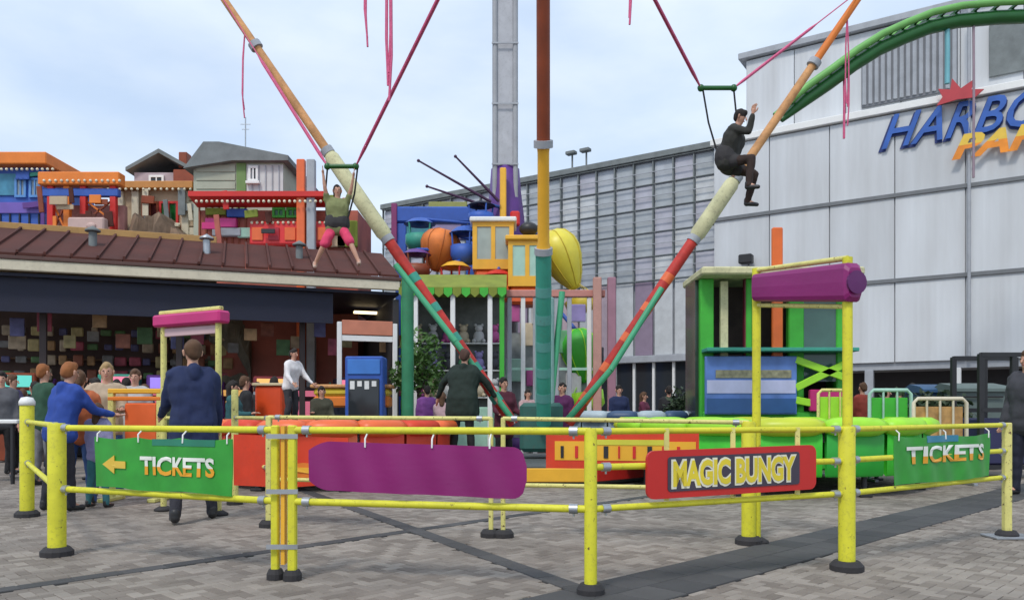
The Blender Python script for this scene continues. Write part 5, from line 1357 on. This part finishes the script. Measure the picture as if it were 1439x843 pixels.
# crowd: two prototypes, then copies with their own clothes
protoA, _ = person((X(1212, 17.5), 17.5, 0), 1.72, R(200), 'person in a rust red jacket just right of the arch post', cl('rust', (.26, .04, .025)), BLK, HB, voxel=.024, group='people in the background')
protoB, _ = person((X(1246, 18.5), 18.5, 0), 1.66, R(40), 'person in a mauve jacket right of the rust red one', cl('mauve', (.16, .10, .2)), JEAN, HD, voxel=.024, hair='long', arms=((25, 6, 70), (20, 6, 60)), legs=((16, 3, 6), (-14, 3, 10)), group='people in the background')
def recolour(o, mp_):
    for ch in o.children:
        n_ = ch.name.split('.')[0]
        if n_ in mp_:
            ch.material_slots[0].link = 'OBJECT'; ch.material_slots[0].material = mp_[n_]
crowd = [(protoA, 1282, 17.0, .98, 150, BLK, GRY, HD, 'black jacket in the right background, next to the mauve one'),
         (protoB, 1306, 18.2, 1.0, 190, cl('olive_top', (.06, .06, .02)), BLK, HB, 'olive jacket right of the black jacketed one'),
         (protoA, 1345, 19.0, 1.02, 20, cl('steel_blue', (.06, .10, .18)), NAV, HB, 'steel blue jacket before the white hall'),
         (protoB, 1262, 20.5, .95, 300, cl('rose', (.42, .14, .18)), JEAN, HBL, 'rose top behind the mauve jacketed one'),
         (protoA, 870, 19.0, 1.0, 10, NAV, BLK, HD, 'navy top behind the grey blue trampoline'),
         (protoB, 905, 20.0, .97, 60, cl('wine', (.12, .02, .05)), BLK, HB, 'wine top behind the grey blue trampoline'),
         (protoA, 940, 19.5, 1.0, 170, BLK, NAV, HD, 'black top left of the kiosk'),
         (protoB, 742, 18.4, .98, 20, cl('blush', (.45, .30, .30)), GRY, HD, 'blush top behind the teal mast'),
         (protoA, 600, 17.9, .97, 200, cl('violet', (.20, .06, .26)), BLK, HD, 'violet top at the olive canopied stall'),
         (protoB, 622, 17.4, .92, 170, cl('pale_pink', (.50, .34, .36)), BLK, HB, 'pale pink top at the olive canopied stall'),
         (protoA, 18, 14.0, 1.0, 90, cl('violet_grey', (.09, .07, .15)), BLK, HB, 'violet grey top at the far left of the arcade'),
         (protoB, 48, 13.4, .96, 250, BLK, JEAN, HD, 'black top under the arcade at the far left'),
         (protoA, 178, 14.5, .98, 190, cl('deep_red', (.20, .03, .03)), BLK, HD, 'deep red top before the arcade'),
         (protoB, 204, 13.8, .94, 150, cl('ink_blue', (.02, .03, .08)), BLK, HB, 'ink blue top left of the pink topped arch'),
         (protoA, 345, 14.6, 1.0, 120, BLK, GRY, HB, 'black top right of the pink topped arch'),
         (protoB, 452, 16.0, .97, 20, cl('dark_olive', (.05, .05, .03)), JEAN, HD, 'dark olive top before the arcade right of the child in white'),
         (protoA, 385, 15.6, 1.02, 200, cl('cocoa', (.12, .06, .04)), BLK, HD, 'cocoa brown top behind the child in white')]
cc = [('ash', (.10, .10, .11)), ('brick', (.20, .06, .04)), ('bottle', (.02, .07, .04)), ('sand', (.36, .28, .2)), ('indigo', (.03, .03, .14)), ('coffee', (.10, .06, .04)), ('pearl', (.42, .41, .40)), ('moss_dark', (.06, .08, .03)), ('burgundy', (.14, .02, .04)), ('teal_dark', (.02, .10, .11)), ('jet', (.02, .02, .022)), ('peach', (.50, .28, .18)), ('storm', (.08, .10, .14)), ('khaki', (.18, .15, .08))]
where = ['leftmost in the arcade crowd', 'second from left in the arcade crowd', 'behind the white capped post', 'left of the blue jacket', 'behind the fair haired person', 'right of the fair haired person', 'behind the orange barrier', 'left inside the pink topped arch', 'right inside the pink topped arch', 'just right of the pink topped arch', 'behind the orange red desk', 'left of the child in white', 'behind the yellow counter', 'left of the drinks cooler']
for i_, (n_, c_) in enumerate(cc):
    px_ = (2, 32, 62, 74, 132, 164, 190, 243, 292, 328, 362, 392, 470, 482)[i_]; dd_ = (13.0, 14.8, 11.6, 15.2, 12.6, 13.2, 12.2, 13.4, 14.2, 12.9, 16.0, 16.6, 18.6, 18.9)[i_]
    crowd.append(((protoA, protoB)[i_ % 2], px_, dd_, random.Random(i_).uniform(.9, 1.02), (30, 200, 150, 80, 300, 190, 10, 170, 220, 95, 180, 20, 200, 160)[i_], cl('crowd_' + n_, c_), (BLK, JEAN, GRY, NAV)[i_ % 4], (HD, HB, HG, HBL, HD)[i_ % 5], n_.replace('_dark', '') + ' coloured top, ' + where[i_]))
for pr, px, dd, sc_, rz, tp, lg, hr_, lab in crowd:
    c = copy_tree(pr); c.location = (X(px, dd), dd, 0); c.scale = (sc_, sc_, sc_); c.rotation_euler.z = R(rz)
    c['label'] = 'person in a ' + lab if not lab[0] in 'aeiou' else 'person in an ' + lab
    recolour(c, {'top': tp, 'trousers': lg, 'hair': hr_})

# ================================================================ remaining clutter
# black metal cage at the right edge
d = 13.0
t = thing('metal_cage', (X(1412, d), d, 0), 'black open metal cage frame standing at the right edge', 'cage')
x0, x1, zt = X(1378, d), X(1470, d), Z(497, d)
for xx in (x0, (x0 + x1) / 2, x1):
    for yy in (d, d + .8):
        b = MB(); b.box2((xx - .04, yy - .04, 0), (xx + .04, yy + .04, zt), .005); b.build('upright', BLACK, t)
for z in (.15, 1.1, zt - .05):
    for yy in (d, d + .8):
        b = MB(); b.box2((x0, yy - .045, z), (x1, yy + .045, z + .07)); b.build('bar', BLACK, t)
b = MB(); b.box2((x0 + .05, d + .05, .22), (x1 - .05, d + .75, 1.0), .03); b.build('crate', mat('dark_blue_crate', (.03, .03, .09), .5), t)
# bins and tables before the hall
for px, dd, c_, lab in ((1318, 16.0, mat('bin_blue', (.04, .10, .20), .45, dirt=.2), 'blue wheeled bin before the white hall'), (1362, 15.4, mat('bin_green_grey', (.12, .16, .15), .45, dirt=.2), 'grey green wheeled bin left of the black cage')):
    x = X(px, dd); t = thing('wheeled_bin', (x, dd, 0), lab, 'bin', 'bins before the hall')
    b = MB(); b.add([(x - .42, dd - .3, .12), (x + .42, dd - .3, .12), (x + .42, dd + .3, .12), (x - .42, dd + .3, .12), (x - .5, dd - .38, 1.5), (x + .5, dd - .38, 1.5), (x + .5, dd + .38, 1.5), (x - .5, dd + .38, 1.5)], [(0, 1, 2, 3), (4, 7, 6, 5), (0, 4, 5, 1), (1, 5, 6, 2), (2, 6, 7, 3), (3, 7, 4, 0)]); b.build('bin_body', c_, t)
    b = MB(); b.prism([(-.44, 1.501), (.44, 1.501), (.44, 1.56), (.1, 1.68), (-.3, 1.62), (-.44, 1.56)], 1.06, lambda u, v, k: V3(x - .53 + k, dd + u, v)); b.build('lid', c_, t)
    for sx in (-.36, .36):
        for sy in (-.24, .24):
            b = MB(); b.tube([(x + sx - .03, dd + sy, .08), (x + sx + .03, dd + sy, .08)], .08, 12); b.build('wheel', RUB, t)
    b = MB(); b.tube([(x - .4, dd - .42, 1.4), (x + .4, dd - .42, 1.4)], .02, 6); b.build('handle', BLACK, t)
# white topped table at the far left
d = 12.2
t = thing('white_table', (X(12, d), d, 0), 'low white topped table at the left edge of the arcade', 'table')
b = MB(); b.box2((X(-60, d), d - .35, .92), (X(44, d), d + .35, .98), .012); b.build('table_top', WHITE, t)
for px in (-50, 34):
    for yy in (-.28, .28):
        b = MB(); b.tube([(X(px, d), d + yy, 0), (X(px, d), d + yy, .919)], .03, 8); b.build('leg', BLACK, t)

# posters and boards on the arcade's back wall, and hanging boards under its ceiling
pcs = [mat('poster_%d' % i, c, .6, var=.4, scale=5) for i, c in enumerate([(.42, .25, .12), (.30, .10, .06), (.12, .24, .10), (.45, .36, .26), (.10, .10, .22), (.40, .08, .12), (.5, .42, .2), (.2, .2, .2)])]
pme_ = [MB().box((0, 0, 0), (rr0.uniform(.16, .34), .06, rr0.uniform(.16, .36)), None, .03).mesh('prize_box', c) for rr0 in [random.Random(3)] for c in pcs * 2]
for i in range(38):
    for j in range(6):
        share('prize_box', random.choice(pme_), arc, (.9 + i * .355 + random.uniform(-.05, .05), 5.45 + random.uniform(-.1, .1), 1.38 + j * .40))
hme = [MB().box((0, 0, 0), (random.uniform(.25, .5), .05, random.uniform(.2, .45)), None, .01).mesh('hanging_board', c) for c in pcs]
for i in range(30):
    share('hanging_board', hme[i % 8], arc, (1.2 + i * .42, 1.2 + .6 * (i % 4), 2.85 + .2 * (i % 3)))
# claw machines along the front of the arcade
def claw(u, v, body, lab):
    t = thing('claw_machine', arcade_pt(u, v), lab, 'claw machine', 'claw machines under the arcade canopy', arot)
    b = MB(); b.box2((-.42, -.42, .03), (.42, .42, .82), .02); b.build('base_cabinet', body, t, True)
    b = MB(); b.box2((-.42, -.42, 1.62), (.42, .42, 2.0), .03); b.build('head_box', body, t, True)
    b = MB(); b.box2((-.34, -.44, 1.68), (.34, -.421, 1.94), .005); b.build('lit_sign', glow[int(u * 3) % 4], t, True)
    for sx in (-.39, .39):
        for sy in (-.39, .39):
            b = MB(); b.box2((sx - .03, sy - .03, .82), (sx + .03, sy + .03, 1.62)); b.build('corner_post', STEEL, t, True)
    b = MB()
    for k in range(16): b.sphere((random.uniform(-.3, .3), random.uniform(-.3, .3), .88 + random.uniform(0, .12)), random.uniform(.06, .1), 7, 5)
    o = b.build('prize_heap', prz[int(u * 5) % 6], t, True); o['kind'] = 'stuff'
    b = MB(); b.tube([(0, 0, 1.62), (0, 0, 1.35)], .015, 6)
    for k in range(3):
        a_ = k * 2.1; b.tube([(0, 0, 1.35), (.09 * math.cos(a_), .09 * math.sin(a_), 1.28), (.05 * math.cos(a_), .05 * math.sin(a_), 1.2)], .01, 5)
    b.build('claw', STEEL, t, True)
    b = MB(); b.box2((-.3, -.56, .74), (.3, -.421, .80), .01); b.build('control_shelf', BLACK, t, True)
for u, v, c_, lab in ((2.9, 1.3, RUST, 'brown red claw machine at the far left of the arcade front'), (5.0, 1.2, TEAL, 'teal claw machine behind the fair haired person'), (6.0, 1.4, PURP, 'purple claw machine left of the pink topped arch'), (8.4, 1.2, mat('claw_wine', (.2, .03, .04), .45), 'wine red claw machine right of the pink topped arch'), (10.4, 1.3, NAVY, 'navy claw machine left of the drinks cooler')):
    claw(u, v, c_, lab)
# small tree and planter in the middle distance, dark shrubs before the hall
LEAF = mat('leaf_green', (.055, .13, .02), .6, var=.45, scale=3); LEAFD = mat('leaf_dark', (.025, .05, .018), .6, var=.4, scale=3); BARK = mat('bark', (.10, .07, .05), .9)
def shrub(px, dd, h, rad, lm_, lab, trunk=0.0, n=900, cat='shrub'):
    c = V3(X(px, dd), dd, 0); t = thing(cat.replace(' ', '_'), c, lab, cat)
    b = MB(); rnd_ = random.Random(px)
    lobes = [(V3(rnd_.uniform(-.5, .5) * rad, rnd_.uniform(-.5, .5) * rad, trunk + h * rnd_.uniform(.3, .8)), rad * rnd_.uniform(.4, .65)) for _ in range(9)]
    for i in range(n):
        lc, lr = rnd_.choice(lobes); v = V3(rnd_.gauss(0, 1), rnd_.gauss(0, 1), rnd_.gauss(0, 1)).normalized() * lr * rnd_.uniform(.5, 1.05)
        p = c + lc + v; a = V3(rnd_.gauss(0, 1), rnd_.gauss(0, 1), rnd_.gauss(0, 1)).normalized(); e = a.cross(V3(rnd_.gauss(0, 1), rnd_.gauss(0, 1), 1)).normalized(); l_ = rnd_.uniform(.05, .10)
        b.add([p - a * l_, p + e * l_ * .45, p + a * l_, p - e * l_ * .45], [(0, 1, 2, 3)])
    b.build('crown', lm_, t)
    s_ = MB(); s_.tube([c, c + V3(.02, 0, trunk + h * .3), c + V3(-.02, .02, trunk + h * .6)], [.07, .05, .02], 8)
    for k in range(5):
        a = k * 1.3; s_.tube([c + V3(0, 0, trunk + h * .15), c + V3(math.cos(a) * rad * .5, math.sin(a) * rad * .5, trunk + h * .55)], [.03, .008], 6)
    s_.build('trunk', BARK, t)
    s_ = MB(); s_.lathe([(0, 0), (.26, 0), (.34, .45), (.37, .45), (.37, .5), (.3, .5), (.29, .42), (0, .42)], c, 16); s_.build('planter', mat('planter_grey', (.10, .10, .10), .7), t)
shrub(588, 18.6, 1.7, .75, LEAF, 'small leafy tree in a pot by the olive canopied stall', 1.3, 1300, 'potted tree')
shrub(1288, 15.2, 1.0, .8, LEAFD, 'dark shrub in a planter behind the tan barrier', .5)
shrub(1330, 14.6, .9, .7, LEAFD, 'dark shrub in a planter left of the black cage', .5)
shrub(960, 17.5, 1.2, .7, LEAFD, 'dark shrub in a planter left of the green kiosk', .5)

# ---------------------------------------------------------------- finer detail on the far facades
def find(n_): return bpy.data.objects[n_]
BULB = mat('bulb_glass', (.75, .68, .5), .2)
bulb = MB().sphere((0, 0, 0), .045, 8, 6).mesh('bulb', BULB)
def bulbs(root, pa, pb, dd, n_):
    for k in range(n_):
        q = P(pa[0] + (pb[0] - pa[0]) * k / (n_ - 1), pa[1] + (pb[1] - pa[1]) * k / (n_ - 1), dd); share('bulb', bulb, root, q - root.location)
def battens(root, px0, px1, y0, y1, dd, n_, m_, name='batten', wd=.05):
    for k in range(n_):
        x = X(px0 + (px1 - px0) * (k + .5) / n_, dd); b = MB(); b.box2((x - wd / 2, dd - .035, Z(y1, dd)), (x + wd / 2, dd - .002, Z(y0, dd))); b.build(name, m_, root)
r = find('blue_hut'); bulbs(r, (-5, 238), (74, 238), 24.62, 12); battens(r, -60, 62, 301, 325, 25.0, 9, NAVY)
b = MB(); b.tube([P(-10, 345, 24.3), P(-10, 318, 24.3)], .03, 6)
r = find('orange_gantry'); bulbs(r, (62, 254), (168, 254), 23.78, 14)
for k, (a, c) in enumerate((((72, 280), (95, 330)), ((95, 280), (72, 330)), ((118, 280), (160, 312)), ((160, 280), (118, 312)))):
    b = MB(); b.beam(P(a[0], a[1], 24.1), P(c[0], c[1], 24.1), .05, .05); b.build('cross_brace', RUST if k % 2 else ORANGE, r)
r = find('beige_house')
for k in range(9):
    for sx in (160, 270):
        b = MB(); x = X(sx, 25.5); z = Z(270, 25.5) - .05 - k * .28; wd = .16 if k % 2 else .11
        b.box2((x - wd, 25.42, z - .24), (x + wd, 25.498, z), .01); b.build('quoin', CREAM if k % 3 else BEIGE, r)
bulbs(r, (152, 266), (276, 266), 25.15, 16)
b = MB(); b.box2((X(240, 26), 26.6, Z(228, 26)), (X(252, 26), 27.0, Z(205, 26)), .02); b.build('chimney', RUST, r)
d_ = 25.45
for k in range(8):
    b = MB(); x = X(196 + k * 8, d_); b.box2((x - .025, d_ - .35, Z(337, d_)), (x + .025, d_ - .30, Z(322, d_))); b.build('baluster', CREAM, r)
b = MB(); b.box2((X(190, d_), d_ - .38, Z(322, d_)), (X(258, d_), d_ - .27, Z(319, d_))); b.build('handrail', CREAM, r)
r = find('sage_hut'); battens(r, 350, 397, 233, 285, 24.47, 5, GREYP, 'batten', .03)
b = MB(); b.tube([P(345, 206, 25), P(345, 165, 25)], .02, 6); b.tube([P(338, 175, 25), P(352, 175, 25)], .012, 5); b.tube([P(340, 182, 25), P(350, 182, 25)], .012, 5); b.build('aerial', STEEL, r)
r = find('red_ride_front'); bulbs(r, (276, 283), (458, 283), 22.55, 26); battens(r, 276, 350, 292, 345, 23.3, 8, RUST); bulbs(r, (354, 313), (464, 313), 22.88, 16)
for px in (362, 385, 408, 431, 454):
    b = MB(); b.box2((X(px, 22.9) - .16, 22.86, Z(338, 22.9)), (X(px, 22.9) + .16, 22.895, Z(320, 22.9)), .01); b.build('framed_panel', mat('crimson', (.40, .015, .03), .45) if px % 2 else CORAL, r)
for px, y0, y1, c_ in ((300, 290, 300, OLIVE), (330, 291, 303, BLUE), (345, 318, 332, MINT), (470, 300, 345, BEIGE), (486, 308, 345, OLIVE)):
    b = MB(); b.box2((X(px, 23) - .3, 23.15, Z(y1, 23)), (X(px, 23) + .3, 23.27, Z(y0, 23)), .02); b.build('painted_board', c_, r)
# roof fittings on the arcade
for k, u in enumerate((4.4, 6.9, 9.1, 11.6)):
    b = MB(); b.tube([(u, 1.3, 4.9), (u, 1.3, 5.35)], .09, 10); b.lathe([(.0, 5.5), (.17, 5.4), (.17, 5.36), (0, 5.36)], (u, 1.3, 0), 12); b.build('roof_vent', STEEL if k % 2 else SLATE, arc, True)
# ropes and bits round the stalls
r = find('white_frame_booth')
for k, (px, y0, c_) in enumerate(((722, 440, prz[0]), (742, 470, prz[2]), (760, 445, prz[4]), (792, 480, prz[1]), (812, 440, prz[3]), (724, 520, MINT), (748, 530, prz[0]), (806, 540, prz[4]), (835, 500, prz[5]))):
    b = MB(); q = P(px, y0, 22.2); b.box(q, (.34 + .1 * (k % 3), .05, .5 + .15 * (k % 2)), None, .02); b.build('notice_board', c_, r)

ROCK = mat('brown_rockwork', (.22, .15, .10), .9, var=.5, scale=1.6, bump=.9, bscale=3.5, dirt=.5)
def rock(px0, px1, ytop, dd, lab, m_, seed):
    x0, x1 = X(px0, dd), X(px1, dd); n_, mz = 36, 16; vs = []; fs = []; zt_ = Z(ytop, dd)
    for i in range(n_ + 1):
        q = i / n_; x = x0 + (x1 - x0) * q
        top_ = zt_ * (.72 + .28 * math.sin(math.pi * (.08 + .84 * q))) + .5 * noise.noise(V3(q * 5 + seed, seed, 0)) + .22 * noise.noise(V3(q * 17, seed, 1))
        for j in range(mz + 1):
            z = top_ * j / mz; dpt = noise.noise(V3(x * .9 + seed, z * .9, 2)) * .5 + noise.noise(V3(x * 2.6, z * 2.6, seed)) * .22
            vs.append((x, dd + dpt + (j / mz) ** 4 * .8, z))
    W = mz + 1
    for i in range(n_):
        for j in range(mz): fs.append((i * W + j, (i + 1) * W + j, (i + 1) * W + j + 1, i * W + j + 1))
    o = len(vs); vs += [(v[0], dd + 2.6, v[2]) for v in vs[:o]]
    for i in range(n_): fs.append((i * W + mz, (i + 1) * W + mz, o + (i + 1) * W + mz, o + i * W + mz))
    for i in (0, n_):
        for j in range(mz): fs.append((i * W + j, i * W + j + 1, o + i * W + j + 1, o + i * W + j))
    b = MB(); b.add(vs, fs); return tag(b.build('rockwork', m_), lab, 'rockwork')
rock(128, 262, 292, 23.6, 'low brown artificial rockwork above the arcade roof, left', ROCK, 3.1)
rock(246, 352, 290, 23.2, 'low grey brown artificial rockwork beside the red ride front', mat('grey_rockwork', (.20, .18, .14), .9, var=.5, scale=1.6, bump=.9, bscale=3.5, dirt=.4), 8.7)
rr_ = random.Random(5)
for rn, lo, hi, y0, y1, dd, cs in (('orange_gantry', 60, 166, 268, 332, 23.7, [ORANGE, RUST, mat('faded_pink', (.45, .22, .18), .7), BROOF, BEIGE, PURP]), ('red_ride_front', 278, 496, 276, 345, 22.8, [RED, RUST, mat('faded_red', (.38, .10, .07), .7, var=.3), BROOF, MAGENTA, OLIVE, BEIGE, BLACK]), ('beige_house', 160, 270, 272, 330, 25.3, [BEIGE, RUST, SLATE, CREAM]), ('blue_hut', -20, 62, 244, 320, 24.9, [BLUE, TEAL, PURP, NAVY, RUST])):
    r = find(rn)
    for k in range(9 if hi - lo > 90 else 5):
        q = P(rr_.uniform(lo, hi), rr_.uniform(y0, y1), dd - rr_.uniform(0, .12)); M = Matrix.Rotation(R(rr_.choice((0, 0, 4, -6, 90, 84))), 3, 'Y')
        b = MB(); b.box(q, (rr_.uniform(.3, 1.1), .05, rr_.uniform(.09, .26)), M, .01); b.build('loose_board', rr_.choice(cs), r)

# more gondola pods packed round the tower
def pod(px, py, w_, h_, dd, c1, c2, rz):
    c = P(px, py, dd); M = Matrix.Rotation(R(rz), 3, 'Z')
    b = MB(); b.lathe([(0, -h_ * .5), (w_ * .34, -h_ * .5), (w_ * .5, -h_ * .28), (w_ * .5, -.02), (w_ * .44, -.02), (w_ * .42, -h_ * .25), (0, -h_ * .3)], c, 12, M); o = b.build('pod', c1, tw)
    b = MB(); b.lathe([(w_ * .56, h_ * .32), (w_ * .3, h_ * .47), (0, h_ * .54), (0, h_ * .44), (w_ * .5, h_ * .30), (w_ * .56, h_ * .32)], c, 12, M); b.build('pod_roof', c2, o)
    for k in range(4):
        a = k * math.pi / 2 + R(rz + 20); b = MB(); b.tube([c + V3(math.cos(a) * w_ * .46, math.sin(a) * w_ * .46, -.03), c + V3(math.cos(a) * w_ * .5, math.sin(a) * w_ * .5, h_ * .33)], .03, 6); b.build('pod_post', c1, o)
    b = MB(); b.tube([c + V3(0, .0, h_ * .5), T(0, 0, 6.4) if False else V3(cx_t, 24.6, max(c.z + .3, 6.2))], .05, 6); b.build('pod_arm', BLUE, o)
cx_t = tw.location.x
for a_ in ((652, 345, .8, 1.1, 23.2, BLUE, BLUE, 10), (590, 330, .9, 1.0, 24.4, TEAL, BLUE, 30), (640, 392, .85, 1.0, 22.8, RED, AMBER, 0), (700, 402, .8, .9, 22.4, CORAL, RED, 20), (742, 372, .7, 1.0, 23.6, RUST, BLUE, 15), (585, 372, .8, .9, 23.0, RUST, PURP, 40), (676, 300, .8, .7, 24.0, BLUE, NAVY, 5), (770, 345, .7, .9, 24.0, BLUE, AMBER, 5)):
    pod(*a_)
